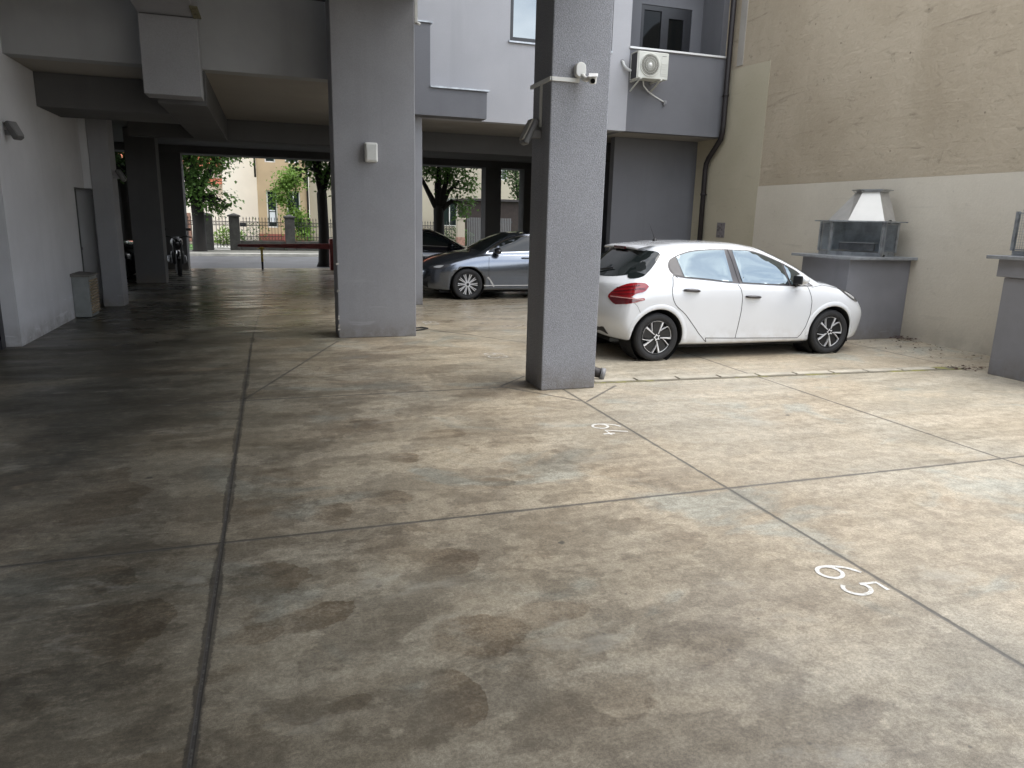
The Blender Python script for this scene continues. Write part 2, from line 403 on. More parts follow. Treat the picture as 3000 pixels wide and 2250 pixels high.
    # fine scratches
    sm = t.n.new('ShaderNodeMapping'); t.l.new(t.pos, sm.inputs[0]); sm.inputs['Rotation'].default_value = (0,0,R(35)); sm.inputs['Scale'].default_value = (1.2,40,1)
    sn = t.noise(1.0, 3, .5, .3, sm.outputs[0])
    c = t.mix(t.map(sn, .70, .78, 0, .16), c, (.58,.55,.49))
    # ----- cut joints
    wob = t.math('MULTIPLY', t.math('SUBTRACT', t.noise(11, 8, .8), .5), .05)
    def seg(ax, ay, bx, by):
        L2 = (bx-ax)**2+(by-ay)**2
        px = t.math('SUBTRACT', x, ax); py = t.math('SUBTRACT', y, ay)
        h = t.math('ADD', t.math('MULTIPLY', px, (bx-ax)/L2), t.math('MULTIPLY', py, (by-ay)/L2), 0, True)
        dx = t.math('SUBTRACT', px, t.math('MULTIPLY', h, bx-ax)); dy = t.math('SUBTRACT', py, t.math('MULTIPLY', h, by-ay))
        return t.math('SQRT', t.math('ADD', t.math('MULTIPLY', dx, dx), t.math('MULTIPLY', dy, dy)))
    dA = seg(-.32, -6, -.32, 10.4)
    joints = [seg(-.32,10.4,-.08,21.5), seg(2.755,-6,2.755,6.6), seg(5.185,-6,5.185,10), seg(-6,3.74,9.3,3.74), seg(-6,6.81,2.2,6.81),
              seg(-6,10.5,0,10.5), seg(2.17,6.86,2.56,7.26), seg(2.16,6.86,2.75,6.09), seg(2.79,6.07,3.36,6.62), seg(-.32,6.83,.80,9.95), seg(8.13,6.85,8.13,8.7),
              seg(-6,14.2,7,14.2), seg(1.9,11.2,3.5,9.1), seg(3.5,9.1,5.18,10)]
    d = joints[0]
    for q in joints[1:]: d = t.math('MINIMUM', d, q)
    dw = t.math('ADD', d, t.math('MULTIPLY', wob, .55))
    halo = t.map(t.noise(1.6, 5, .6), .35, .7, .012, .05)
    c = t.mix(t.math('MULTIPLY', t.map(dw, .008, halo, 1, 0), .42), c, (.12,.11,.095))
    c = t.mix(t.math('MULTIPLY', t.map(dw, .008, .014, 1, 0), .68), c, (.075,.07,.062))
    # the long drive joint has a wide damp stain, a pale seal line in its middle
    wn = t.noise(1.0, 6, .65, .2, t.scale(t.pos, (2,.9,1)))
    wA = t.map(wn, .36, .66, .009, .029)
    dAw = t.math('ADD', dA, wob)
    c = t.mix(t.math('MULTIPLY', t.map(dAw, wA, t.math('ADD', wA, .008), 1, 0), t.map(y, 0, 9, .72, .55)), c, (.040,.036,.032))
    c = t.mix(t.math('MULTIPLY', t.map(dA, .007, .012, 1, 0), .85), c, (.06,.055,.05))
    c = t.mix(t.math('MULTIPLY', t.map(dA, .002, .005, 1, 0), t.math('MULTIPLY', t.map(t.noise(30, 4, .7), .50, .62), .22)), c, (.34,.33,.30))
    jm = t.map(t.math('MINIMUM', d, dA), .004, .009, 1, 0)
    rr = t.noise(1.4, 5, .6, .5, t.scale(t.pos, (.6,2.2,1)))
    rough = t.math('ADD', t.math('SUBTRACT', t.map(rr, .3, .7, .38, .60), t.map(y, 8, 13, 0, .20)), t.math('MULTIPLY', e1, -.05))
    t.set(Base_Color=c, Roughness=rough); t.bsdf.inputs['Specular IOR Level'].default_value = .42
    hh = t.math('SUBTRACT', t.math('ADD', t.math('MULTIPLY', g, .10), t.math('MULTIPLY', st, .5)), t.math('MULTIPLY', jm, 1.2))
    t.set(Normal=t.bump(hh, .32, .006)); return m
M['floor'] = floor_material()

# ------------------------------------------------------------------ setting
def struct(name, mb, mat): return tag(mb.build(name, mat), kind='structure')
b = MB(); b.face([(-400,-400,-.02),(400,-400,-.02),(400,400,-.02),(-400,400,-.02)]); struct('ground', b, M['soil'])
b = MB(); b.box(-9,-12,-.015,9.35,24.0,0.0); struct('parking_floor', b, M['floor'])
b = MB(); b.box(-60,24.0,-.016,60,30.7,-.006); struct('road', b, M['asphalt'])
b = MB(); b.box(-60,30.7,-.016,60,30.95,.11,.01); struct('kerb', b, M['kerb'])
b = MB(); b.box(-60,30.95,-.016,60,33.6,.10); struct('pavement', b, M['paving'])
b = MB(); b.box(-60,33.6,-.016,60,39.0,.10); struct('lawn', b, M['grass'])
b = MB(); b.box(-3.2,33.62,-.01,-1.5,39.9,.106); struct('garden_path', b, M['kerb'])
# flush row of edging stones with a drain line beside the parked car
b = MB(); xs = 3.2
for i in range(9):
    L = .50+random.uniform(-.02,.02); f = (xs-3.2)/4.4
    y0 = 6.77-.22*f
    b.obox((xs+L/2, y0+.075, .004), (L-.028, .118, .022), Matrix.Rotation(-.05,3,'Z'), .004); xs += L
m_ = pm('mossy_edging_stone', (.40,.365,.295), .18, 5, .85, .4, 60)
t_ = NT.__new__(NT); struct('edging_stones', b, m_)
m2 = bpy.data.materials.new('mossy_joint_fill'); q_ = NT(m2)
q_.set(Base_Color=q_.mix(q_.map(q_.noise(1.6, 5, .7), .50, .62), (.15,.135,.10), (.22,.21,.06)), Roughness=.95)
b = MB(); b.prism([(3.16,6.765),(3.5,6.745),(7.75,6.53),(8.1,6.49),(8.1,6.66),(7.75,6.70),(3.5,6.925),(3.16,6.94)], .0005, .0045); struct('moss_line', b, m2)

# ------------------------------------------------------------------ grey apartment building
bld = thing('apartment_building', 'grey rendered apartment building on pillars above the parking yard', 'building', (0,14,0))
def part(mb, name, mat, parent=bld, label=None):
    o = mb.build(name, mat, parent)
    if label: o['label'] = label
    return o
b = MB(); b.box(2.51,6.58,0,3.10,7.07,4.46,.012); part(b, 'pillar', M['roughcast'], label='rough-cast grey pillar beside the white car')
b = MB(); b.box(.83,10.16,0,1.92,10.75,11,.012)
p1 = part(b, 'pillar', M['stucco'], label='wide smooth grey pillar with a bulkhead lamp')
chipm = pm('bare_plaster', (.55,.52,.46), .15, 30, .9)   # chipped corner of the wide pillar
for i in range(9):
    zz = random.choice([.12,.16,.3,.66,.68,.72,.98,1.02,1.5])+random.uniform(-.03,.03)
    b = MB(); b.obox((.833+random.uniform(0,.004),10.163,zz),(.020,.020,random.uniform(.02,.05)),Matrix.Rotation(random.uniform(0,1.5),3,'Y'))
    part(b, 'corner_chip', chipm, parent=p1)
b = MB(); b.box(2.20,13.90,0,2.76,14.45,3.5,.01); part(b, 'pillar', M['stucco'])
b = MB(); b.box(-2.88,14.3,0,-2.56,14.78,3.5,.01); part(b, 'pillar', M['stucco'])
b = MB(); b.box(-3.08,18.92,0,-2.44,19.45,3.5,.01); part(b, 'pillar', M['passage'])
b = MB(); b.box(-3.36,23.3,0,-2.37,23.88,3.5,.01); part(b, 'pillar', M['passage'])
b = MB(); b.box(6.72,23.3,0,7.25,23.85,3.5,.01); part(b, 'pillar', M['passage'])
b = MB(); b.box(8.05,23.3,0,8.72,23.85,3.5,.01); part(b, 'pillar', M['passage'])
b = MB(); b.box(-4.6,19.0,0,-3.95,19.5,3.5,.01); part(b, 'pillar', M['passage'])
# upper floors: light facade over the right bay with a big window opening
FY = 14.0; FT = 11.0
b = MB()
b.box(1.9,FY,3.5,4.47,FY+.25,FT); b.box(4.47,FY,3.5,6.6,FY+.25,4.98); b.box(6.6,FY,3.5,7.0,FY+.25,FT); b.box(4.47,FY,6.6,6.6,FY+.25,FT)
b.box(7.0,FY+.02,7.3,9.35,FY+.25,FT)
part(b, 'facade_wall', M['facade_light'])
wf = MB()
for q in ((4.47,4.98,4.54,6.6),(6.53,4.98,6.6,6.6),(4.54,4.98,6.53,5.06),(4.54,6.52,6.53,6.6),(5.5,5.06,5.57,6.52)): wf.box(q[0],FY+.03,q[1],q[2],FY+.09,q[3])
wf = part(wf, 'window', M['dark_frame'])
b = MB(); b.box(4.53,FY+.055,5.05,6.54,FY+.065,6.53); part(b, 'pane', M['window_glass'], wf)
b = MB(); b.box(4.44,FY-.05,4.945,6.6,FY+.03,4.978,.004); part(b, 'sill', M['galv'], wf)
# dark stepped apron standing proud of the facade, with its metal copings
b = MB(); b.prism([(1.93,3.5),(3.93,3.5),(3.93,3.97),(2.86,3.97),(2.86,5.04),(1.93,5.04)], 13.64, 14.0, 'y'); ap = part(b, 'stepped_apron', M['facade_dark'])
b = MB(); b.box(2.855,13.60,3.973,3.97,14.0,4.005,.004); part(b, 'coping', M['galv'], ap)
b = MB(); b.box(1.93,13.60,5.043,2.90,14.0,5.07,.004); part(b, 'coping', M['galv'], ap)
# loggia right of it
b = MB(); b.box(7.0,FY,3.5,9.35,FY+.18,5.07); pp = part(b, 'balcony_parapet', M['facade_dark'])
b = MB(); b.box(6.985,FY-.04,5.072,9.35,FY+.2,5.11,.005); part(b, 'parapet_cap', M['white_metal'], pp)
b = MB()
b.box(7.0,15.0,3.85,7.72,15.2,7.3); b.box(8.95,15.0,3.85,9.35,15.2,7.3); b.box(7.72,15.0,6.22,8.95,15.2,7.3)
b.box(9.22,FY+.2,3.85,9.35,15.0,7.3); b.box(6.85,FY+.25,3.5,7.0,15.2,7.3); b.box(7.0,FY+.25,7.02,9.22,15.0,7.3)
part(b, 'loggia_wall', M['facade_dark'])  # dark render carries the shade of the loggia ceiling
d_ = MB()
for q in ((7.72,3.9,7.80,6.22),(8.87,3.9,8.95,6.22),(7.80,6.12,8.87,6.22),(8.22,3.9,8.40,6.12),(8.40,6.0,8.87,6.12),(8.76,3.9,8.87,6.0)): d_.box(q[0],15.02,q[1],q[2],15.10,q[3])
d_ = part(d_, 'balcony_door', M['dark_frame'])
b = MB(); b.box(7.79,15.05,3.9,8.23,15.06,6.13); b.box(8.39,15.05,3.9,8.77,15.06,6.01); part(b, 'pane', M['dark_glass'], d_)
# soffits and floor slabs
b = MB(); b.box(1.93,14.252,3.502,9.35,16.6,3.85); b.box(-7.5,11.102,3.502,1.93,16.6,3.85); part(b, 'soffit', M['soffit'])
b = MB(); b.box(-7.5,16.602,3.502,9.35,23.9,3.85); part(b, 'soffit', M['passage'])  # rear half of the same ceiling, its shade put into a darker colour
b = MB(); b.box(-7.5,10.85,3.5,.83,11.1,11); b.box(.83,10.752,3.5,1.90,11.1,11); b.box(1.66,11.1,3.5,1.90,14.25,11); part(b, 'fascia_wall', M['fascia'])
b = MB(); b.box(-3.0,12.05,3.05,-1.33,13.3,3.498); part(b, 'cross_beam', M['passage'])
b = MB(); b.box(-1.33,10.95,3.06,-.74,16.2,3.498); part(b, 'long_beam', M['passage'])
b = MB(); b.box(-2.55,16.2,3.1,8.9,16.6,3.498); part(b, 'cross_beam', M['passage'])
b = MB(); b.box(-7.5,23.2,3.3,9.35,23.898,3.50); b.box(-7.5,23.902,3.3,9.35,24.02,11); part(b, 'street_lintel', M['passage'])
# boxed duct that drops in front of the fascia and runs on towards the yard
b = MB(); b.box(-1.42,10.45,3.10,-.76,10.84,4.02,.006); b.box(-1.42,-2.0,4.03,-.76,10.84,4.44,.006); dk = part(b, 'boxed_duct', M['stucco'])
b = MB(); b.box(-.79,9.9,4.012,-.70,10.44,4.028)
for k in range(7): b.box(-.785,9.93+.07*k,4.004,-.705,9.96+.07*k,4.014)
part(b, 'vent_grille', pm('dusty_vent', (.14,.13,.08), .3, 30, .8), dk)
# upper storey over the left half, with an unseen slab added for floor shade
b = MB(); b.box(-7.5,-7,4.45,3.1,9.3,4.9); b.box(-7.5,9.3,4.45,1.92,10.74,4.9); b.box(3.102,-7,4.45,5.2,1.2,4.9); b.box(-7.5,-7,4.902,3.1,-6.75,7.4); b.box(2.85,-6.75,4.902,3.1,9.3,7.4); b.box(1.93,9.05,4.902,2.85,9.3,7.4); part(b, 'overhang_with_shade_slab', M['passage'])
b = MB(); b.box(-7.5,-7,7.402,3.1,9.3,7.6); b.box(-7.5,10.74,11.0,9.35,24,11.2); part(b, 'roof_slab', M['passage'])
# left side walls
b = MB(); b.box(-3.30,10.2,0,-3.0,13.62,3.5); b.box(-3.3,13.62,2.02,-3.0,14.78,3.5); b.box(-2.998,14.3,2.02,-2.882,14.78,3.5); b.box(-3.30,14.72,0,-2.882,14.78,2.018)
b.box(-3.2,10.0,3.5,-3.0,10.85,4.44)
b.box(-7.5,14.6,0,-3.302,14.78,3.5)
wl = part(b, 'side_wall', M['wall_left'])
b = MB(); b.box(-3.33,-7.0,2.17,-3.13,10.2,4.44); b.box(-3.33,10.14,0,-3.202,10.2,2.17); b.box(-3.33,-7.0,0,-3.13,8.85,2.17); part(b, 'side_wall', M['wall_left'])
b = MB(); b.box(-3.32,10.0,0,-3.15,10.137,2.165); b.box(-3.32,8.86,0,-3.15,8.96,2.165); b.box(-3.30,8.96,2.08,-3.16,10.0,2.165); b.box(-3.28,8.96,.02,-3.22,10.0,2.08)
dd = part(b, 'entrance_door', M['dark_frame'])
b = MB(); b.cyl((-3.2,9.1,1.0),(-3.2,9.22,1.0),.014); part(b, 'handle', M['steel'], dd)
b = MB(); b.box(-3.29,13.625,0,-3.22,14.715,2.015); nd = part(b, 'niche_door', pm('dull_green_grey_metal', (.10,.11,.11), .1, 5, .6))
b = MB(); b.box(-3.218,13.66,.97,-3.20,14.68,1.02); part(b, 'door_trim', M['dark_frame'], nd)
# stairwell block at the right end of the passage
b = MB(); b.box(7.26,15.0,0,9.35,15.2,3.498); b.box(7.26,16.65,0,9.35,18.5,3.498); part(b, 'stairwell_wall', M['facade_dark'])
b = MB(); b.box(-7.6,14.78,0,-7.5,24,3.5); part(b, 'end_wall', M['passage'])
b = MB(); b.box(-3.13,-7.0,0,1.2,-6.75,4.44); part(b, 'light_block_wall', M['passage'])  # unseen wall added behind the camera to keep light off the floor

# ------------------------------------------------------------------ neighbour's cream firewall
nw = thing('neighbour_wall', 'tall old beige plastered firewall along the right side of the yard', 'wall', (9.6,6,0))
b = MB(); b.prism([(4.9,2.45),(12.64,2.45),(12.64,4.7),(24,4.7),(24,6.9),(12.6,6.5),(7.2,4.85),(6.0,3.5),(4.9,2.455)], 9.352, 9.9, 'x'); part(b, 'rough_plaster', M['cream_rough'], nw)  # unseen top slopes down, shaped to let sky into yard and car windows
b = MB(); b.box(9.349,-12,-.01,9.9,12.66,2.448); part(b, 'smooth_render_band', M['cream_smooth'], nw)
b = MB(); b.prism([(12.662,-.01),(24,-.01),(24,4.84),(13.45,4.84),(12.642,4.80),(12.642,2.45),(12.662,2.44)], 9.347, 9.9, 'x'); part(b, 'yellow_render_strip', M['cream_yellow'], nw)
b = MB(); b.box(9.335,13.54,4.88,9.35,13.74,6.5); part(b, 'pale_edge_strip', pm('pale_trim_render', (.40,.375,.335), .06, 3, .85), nw)

# ------------------------------------------------------------------ pipes, lamps, small fittings
dp = thing('downpipe', 'dark brown rain downpipe bending back along the beige wall by the balcony', 'drainpipe', (9.25,13.9,0))
b = MB(); b.tube([(9.22,13.86,11),(9.22,13.86,3.75),(9.22,13.87,3.60),(9.235,13.93,3.46),(9.25,14.36,3.10),(9.25,14.44,2.98),(9.25,14.46,2.85),(9.25,14.46,0)], .056, 14); part(b, 'pipe', M['brown_pipe'], dp)
for z in (9.0,6.3,4.3):
    b = MB(); b.cyl((9.22,13.86,z),(9.22,13.86,z+.05),.066); b.box(9.215,13.86,z+.015,9.225,14.0,z+.035); part(b, 'bracket', M['brown_pipe'], dp)
for z in (2.3,.8):
    b = MB(); b.cyl((9.25,14.46,z),(9.25,14.46,z+.05),.066); b.box(9.25,14.45,z+.015,9.35,14.46,z+.035); part(b, 'bracket', M['brown_pipe'], dp)
gp = thing('ground_drainpipe', 'short dark grey drain elbow at the foot of the rough-cast pillar', 'drainpipe', (3.16,6.95,0))
b = MB(); b.tube([(3.17,7.0,3.4),(3.17,7.0,.30),(3.175,6.995,.20),(3.20,6.98,.13),(3.27,6.95,.085),(3.34,6.92,.07)], .055, 14); part(b, 'pipe', M['brown_pipe'], gp)
b = MB(); b.tube([(3.325,6.926,.073),(3.37,6.907,.064)], .064, 14); part(b, 'collar', M['grey_plastic'], gp)
b = MB(); b.cyl((3.17,7.0,2.2),(3.17,7.0,2.25),.064); part(b, 'bracket', M['brown_pipe'], gp)

wt = thing('white_conduit', 'white cable trunking running down the right edge of the wide pillar', 'conduit', (1.95,10.2,4.2))
b = MB(); b.box(1.925,10.17,4.24,1.965,10.21,8); part(b, 'trunking', M['white_plastic'], wt)
b = MB(); b.box(1.922,10.165,4.17,1.968,10.215,4.24,.006); b.tube([(1.93,10.13,4.165),(1.965,10.13,4.16),(1.99,10.13,4.15)], .018, 8); part(b, 'end_elbow', M['white_plastic'], wt)

def bulkhead(name, label, loc, rz, tilt, w=.17, h=.25, d=.09, mats=('grey_plastic','lamp_glass')):
    """lamp facing local -y"""
    t = thing(name, label, 'lamp', loc, rz, 'wall lamps')
    Rt = Matrix.Rotation(tilt, 4, 'X')
    b = MB(); q = MB(); q.box(-w/2,-d,-h/2,w/2,0,h/2,.022,3); b.merge(q.bm, Rt); b.build('housing', M[mats[0]], t, False)
    b = MB(); q = MB(); q.prism([(-w*.37,-h*.41),(w*.37,-h*.41),(w*.42,h*.41),(-w*.42,h*.41)], -d-.016, -d+.012, 'y', .007); b.merge(q.bm, Rt); b.build('diffuser', M[mats[1]], t, False)
    if tilt: 
        b = MB(); b.box(-w*.22,-.03,-h*.16,w*.22,.11,h*.12,.008); b.build('bracket', M['grey_plastic'], t, False)
    return t
bulkhead('wall_lamp', 'pale bulkhead lamp on the front of the wide grey pillar', (1.315,10.155,2.505), 0, 0, mats=('white_plastic','lamp_glass'))
bulkhead('wall_lamp', 'tilted grey floodlight on the shaded side of the rough-cast pillar', (2.43,6.84,2.49), R(-90), R(-26), .15, .26, .065, ('lamp_house','lamp_dim'))
bulkhead('wall_lamp', 'tilted grey floodlight high on the left wall near the door', (-2.92,10.55,2.56), R(62), R(-32), .13, .23, .075, ('lamp_house','grey_plastic'))
bulkhead('wall_lamp', 'dim tilted floodlight on the square pillar at the left wall', (-2.47,14.42,2.24), R(90), R(-30), .14, .22, .07, ('lamp_house','lamp_house'))

cam_t = thing('security_camera', 'white security camera on its round junction box on the rough-cast pillar', 'camera', (2.80,6.57,3.0))
b = MB(); b.prism([(2.775+.050*math.cos(a), 3.035+.044*math.sin(a)+.022*(1 if math.sin(a)>0 else -1)) for a in [2*math.pi*k/24 for k in range(24)]], 6.515, 6.578, 'y', .006); part(b, 'junction_box', M['white_plastic'], cam_t)
b = MB(); b.cyl((2.80,6.53,2.965),(2.815,6.47,2.945),.022); b.tube([(2.79,6.52,2.99),(2.80,6.48,2.955),(2.82,6.44,2.945)], .02, 8); part(b, 'bracket_arm', M['white_plastic'], cam_t)
rot = Matrix.Rotation(R(-25),3,'Z') @ Matrix.Rotation(R(18),3,'X')
b = MB(); b.obox((2.845,6.40,2.935),(.062,.15,.058),rot,.012); part(b, 'camera_body', M['white_plastic'], cam_t)
b = MB(); b.obox((2.843,6.395,2.972),(.085,.20,.010),rot,.003); part(b, 'sun_shield', M['white_metal'], cam_t)
b = MB(); c0 = Vector((2.845,6.40,2.935))+rot@Vector((0,-.076,0)); b.cyl(c0, c0+rot@Vector((0,-.006,0)), .022); part(b, 'lens', M['dark_glass'], cam_t)
cd = thing('cable_duct', 'thin white cable duct wrapped around the rough-cast pillar below the camera', 'conduit', (2.5,6.57,2.94))
b = MB(); b.box(2.495,6.558,2.93,2.78,6.578,2.965); b.box(2.488,6.558,2.93,2.508,7.10,2.965); part(b, 'horizontal_duct', M['white_plastic'], cd)
b = MB(); b.box(2.488,6.80,2.55,2.508,6.825,2.93); part(b, 'vertical_duct', M['white_plastic'], cd)

# air conditioner hung under the balcony rail
ac = thing('air_conditioner', 'cream outdoor air conditioner unit hung on the dark balcony parapet', 'air conditioner', (7.3,13.75,4.45))
b = MB(); b.box(6.99,13.58,4.46,7.655,13.87,4.955,.012); part(b, 'casing', M['ac_cream'], ac)
b = MB(); b.box(6.975,13.60,4.47,6.988,13.86,4.93); part(b, 'coil_side', M['black_plastic'], ac)
b = MB(); b.box(6.968,13.588,4.455,6.984,13.60,4.95); b.box(6.968,13.86,4.455,6.984,13.872,4.95); b.box(6.968,13.588,4.94,6.99,13.872,4.955); part(b, 'side_frame', M['ac_cream'], ac)
g = MB(); cx, cz, rr_ = 7.245, 4.71, .205
g.lathe([(rr_+.012,13.572),(rr_+.012,13.58)], (cx,0,cz), 'y', 40); 
g.lathe([(rr_+.014,13.579),(rr_+.014,13.566),(rr_,13.562),(rr_-.012,13.575)], (cx,0,cz), 'y', 40)
for k in range(44):
    a = 2*math.pi*k/44; pts = []
    for s_ in range(5):
        f = .2+.8*s_/4; aa = a+.75*f
        pts.append((cx+rr_*f*math.cos(aa), 13.57-.012*math.sin(f*3.1), cz+rr_*f*math.sin(aa)))
    g.tube(pts, .0028, 4, False)
for f in (.45,.7,.9): g.lathe([(rr_*f-.002,13.562),(rr_*f+.002,13.560),(rr_*f+.002,13.566)], (cx,0,cz), 'y', 40)
gg_ = part(g, 'fan_grille', M['ac_cream'], ac)
b = MB(); b.lathe([(0.0001,13.550),(.035,13.552),(.042,13.566)], (cx,0,cz), 'y', 24); part(b, 'fan_hub', M['white_plastic'], gg_)
b = MB(); b.lathe([(0.0001,13.578),(rr_,13.578)], (cx,0,cz), 'y', 40); part(b, 'fan_opening', pm('dusty_fan_opening', (.12,.11,.085), .3, 9, .8), gg_)
b = MB(); b.box(7.485,13.574,4.52,7.645,13.581,4.87,.003)
for k in range(5): b.box(7.495,13.568,4.56+.045*k,7.635,13.575,4.575+.045*k)
part(b, 'service_panel', M['ac_cream'], ac)
b = MB(); b.box(7.505,13.570,4.885,7.60,13.5745,4.893); part(b, 'badge', M['grey_plastic'], ac)
for x in (7.05,7.50):
    b = MB(); b.bar((x,13.55,4.45),(x,14.0,4.45),.035,.025); b.bar((x,13.60,4.44),(x,14.0,4.27),.025,.02); part(b, 'bracket', M['ac_cream'], ac)
sp = thing('refrigerant_pipe', 'white insulated pipe curving from the wall into the air conditioner', 'pipe', (6.85,13.98,4.75))
b = MB(); b.tube([(6.84,14.01,4.82),(6.835,13.95,4.80),(6.85,13.93,4.74),(6.90,13.92,4.68),(6.97,13.88,4.64),(7.0,13.84,4.63)], .026, 10); part(b, 'insulation', M['white_plastic'], sp)
b = MB(); b.cyl((6.84,13.985,4.82),(6.84,14.01,4.82),.036); part(b, 'wall_collar', M['grey_plastic'], sp)
dh = thing('drain_hose', 'thin pale drain hose hanging below the air conditioner', 'hose', (7.5,13.9,4.2))
b = MB(); b.tube([(7.23,13.8,4.45),(7.28,13.86,4.37),(7.42,13.93,4.29),(7.60,13.95,4.20),(7.78,13.96,4.13),(7.84,13.97,4.11)], .013, 8); part(b, 'hose', M['white_plastic'], dh)
b = MB(); b.box(7.81,13.94,4.08,7.88,13.995,4.14,.008); b.cyl((7.835,13.96,4.08),(7.82,13.955,4.05),.016); part(b, 'end_fitting', M['grey_plastic'], dh)

st_ = thing('wall_sticker', 'small faded grey notice stuck on the beige wall above the white car', 'sticker', (9.34,13.8,1.55))
b = MB(); b.box(9.340,13.66,1.40,9.347,13.96,1.72); part(b, 'paper', M['sticker'], st_)
b = MB()
for (y0,z0,y1,z1) in ((13.86,1.62,13.93,1.66),(13.80,1.59,13.87,1.62),(13.84,1.54,13.94,1.58),(13.76,1.66,13.81,1.70),(13.74,1.55,13.79,1.59),(13.70,1.42,13.75,1.45),(13.82,1.42,13.90,1.45)):
    b = MB(); b.box(9.336,y0,z0,9.3405,y1,z1); part(b, 'faded_print', M['stickink'], st_)

cb = thing('utility_cabinet', 'grey metal utility cabinet with louvred door against the left wall', 'cabinet', (-2.87,13.3,0))
b = MB(); b.box(-2.995,12.80,.01,-2.765,13.36,.64,.006); part(b, 'body', pm('cabinet_grey', (.21,.225,.225), .12, 4, .55), cb)
b = MB(); b.prism([(-3.0,.642),(-2.735,.642),(-2.735,.66),(-3.0,.69)], 12.77, 13.39, 'y'); part(b, 'lid', pm('rusty_grey_lid', (.13,.125,.115), .25, 6, .7), cb)
b = MB()
for k in range(12): b.obox((-2.752, 13.09, .075+.045*k), (.022,.48,.028), Matrix.Rotation(R(35),3,'Y'))
part(b, 'louvre_door', pm('faded_orange_louvre', (.30,.24,.16), .2, 8, .6), cb)

wr = thing('loose_cable', 'loose black cable lying on the floor behind the wide pillar', 'cable', (2.1,10.9,0))
b = MB(); b.tube([(1.93,10.72,.012),(2.0,10.85,.012),(2.15,10.92,.012),(2.22,10.80,.012),(2.12,10.70,.012),(1.98,10.62,.012)], .011, 6); part(b, 'cord', M['black_rubber'], wr)

# ------------------------------------------------------------------ painted bay numbers (up = +x, reading towards -y)
def strokes(pts, w, o):
    P = [Vector(p) for p in pts]; n = len(P); L = []; Rr = []
    for i, p in enumerate(P):
        d = (P[min(i+1,n-1)]-P[max(i-1,0)]).normalized(); q = Vector((-d.y, d.x))*w/2
        L.append(p+q); Rr.append(p-q)
    for i in range(n-1): o.append((L[i], L[i+1], Rr[i+1], Rr[i]))
def arc(cx, cy, rx, ry, a0, a1, n=22): return [(cx+rx*math.cos(R(a0+(a1-a0)*k/n)), cy+ry*math.sin(R(a0+(a1-a0)*k/n))) for k in range(n+1)]
GL = {'6': [arc(.5,.29,.42,.28,0,360,30), arc(1.10,.29,1.02,.74,180,106,16)],
      '5': [[(.84,.97),(.30,.97),(.24,.55)], [(.24,.55)]+arc(.46,.33,.40,.31,112,-140,24)],
      '4': [[(.72,0),(.72,.42)], [(.60,.97),(.08,.24),(.95,.24)]],
      '3': [arc(.45,.74,.34,.24,160,-80,18), arc(.45,.27,.42,.27,85,-160,22)],
      '2': [arc(.48,.70,.38,.27,165,-35,16)+[(.12,.03)], [(.12,.03),(.88,.03)]]}
def bay_number(txt, cx, cy, label, H=.235, W=.15, gap=.035, mat='paint_mark', sw=.021):
    t = thing('bay_number', label, 'floor marking', (cx, cy, 0), 0, 'painted bay numbers'); tot = len(txt)*W+(len(txt)-1)*gap
    for i, ch in enumerate(txt):
        b = MB(); qs = []
        for s_ in GL[ch]:
            strokes([(cx+v*H-H/2, cy-(u*W+i*(W+gap)-tot/2)) for (u, v) in s_], sw, qs)
        for k, q in enumerate(qs):
            z = .0022+(k % 7)*.0002
            b.bm.faces.new([b.bm.verts.new((p.x, p.y, z)) for p in q])
        bmesh.ops.remove_doubles(b.bm, verts=b.bm.verts, dist=.0001)
        o = b.build('digit', M[mat], t)
        for p in o.data.polygons:
            if p.normal.z < 0: p.flip()
    return t
bay_number('65', 2.612, 2.515, 'crisp white painted 65 on the floor nearest the camera', .215, .14, .035)
bay_number('64', 2.60, 5.17, 'white painted 64 on the floor in front of the rough-cast pillar', .235, .145, .035)
bay_number('63', 2.62, 8.50, 'worn white 63 on the floor left of the rough-cast pillar', .25, .16, mat='paint_worn')
bay_number('62', 2.40, 11.42, 'nearly worn away white number on the floor behind the wide pillar', .22, .15, mat='paint_worn', sw=.03)

# dead leaves along the wall foot
b = MB()
for i in range(190):
    k = random.random()
    if k < .45: px, py = 9.22+random.gauss(0,.08), 8.55+random.gauss(0,.16)
    elif k < .75: px, py = 8.05+random.gauss(0,.16), 6.52+random.gauss(0,.09)
    else: px, py = random.uniform(8.2,9.3), random.uniform(6.6,8.6)
    px = min(px, 9.33); s_ = random.uniform(.012,.03)
    z = .006+random.uniform(0,.05 if k < .45 else .02)
    a = random.uniform(0,6.3); rot = Matrix.Rotation(a,3,'Z') @ Matrix.Rotation(random.uniform(-.6,.6),3,'X')
    b.face([Vector((px,py,z))+rot@Vector(v)*s_ for v in ((-1,0,0),(-.2,-.6,.15),(1,0,0),(-.2,.6,.15))])
tag(b.build('fallen_leaves', M['leafpile']), kind='stuff')

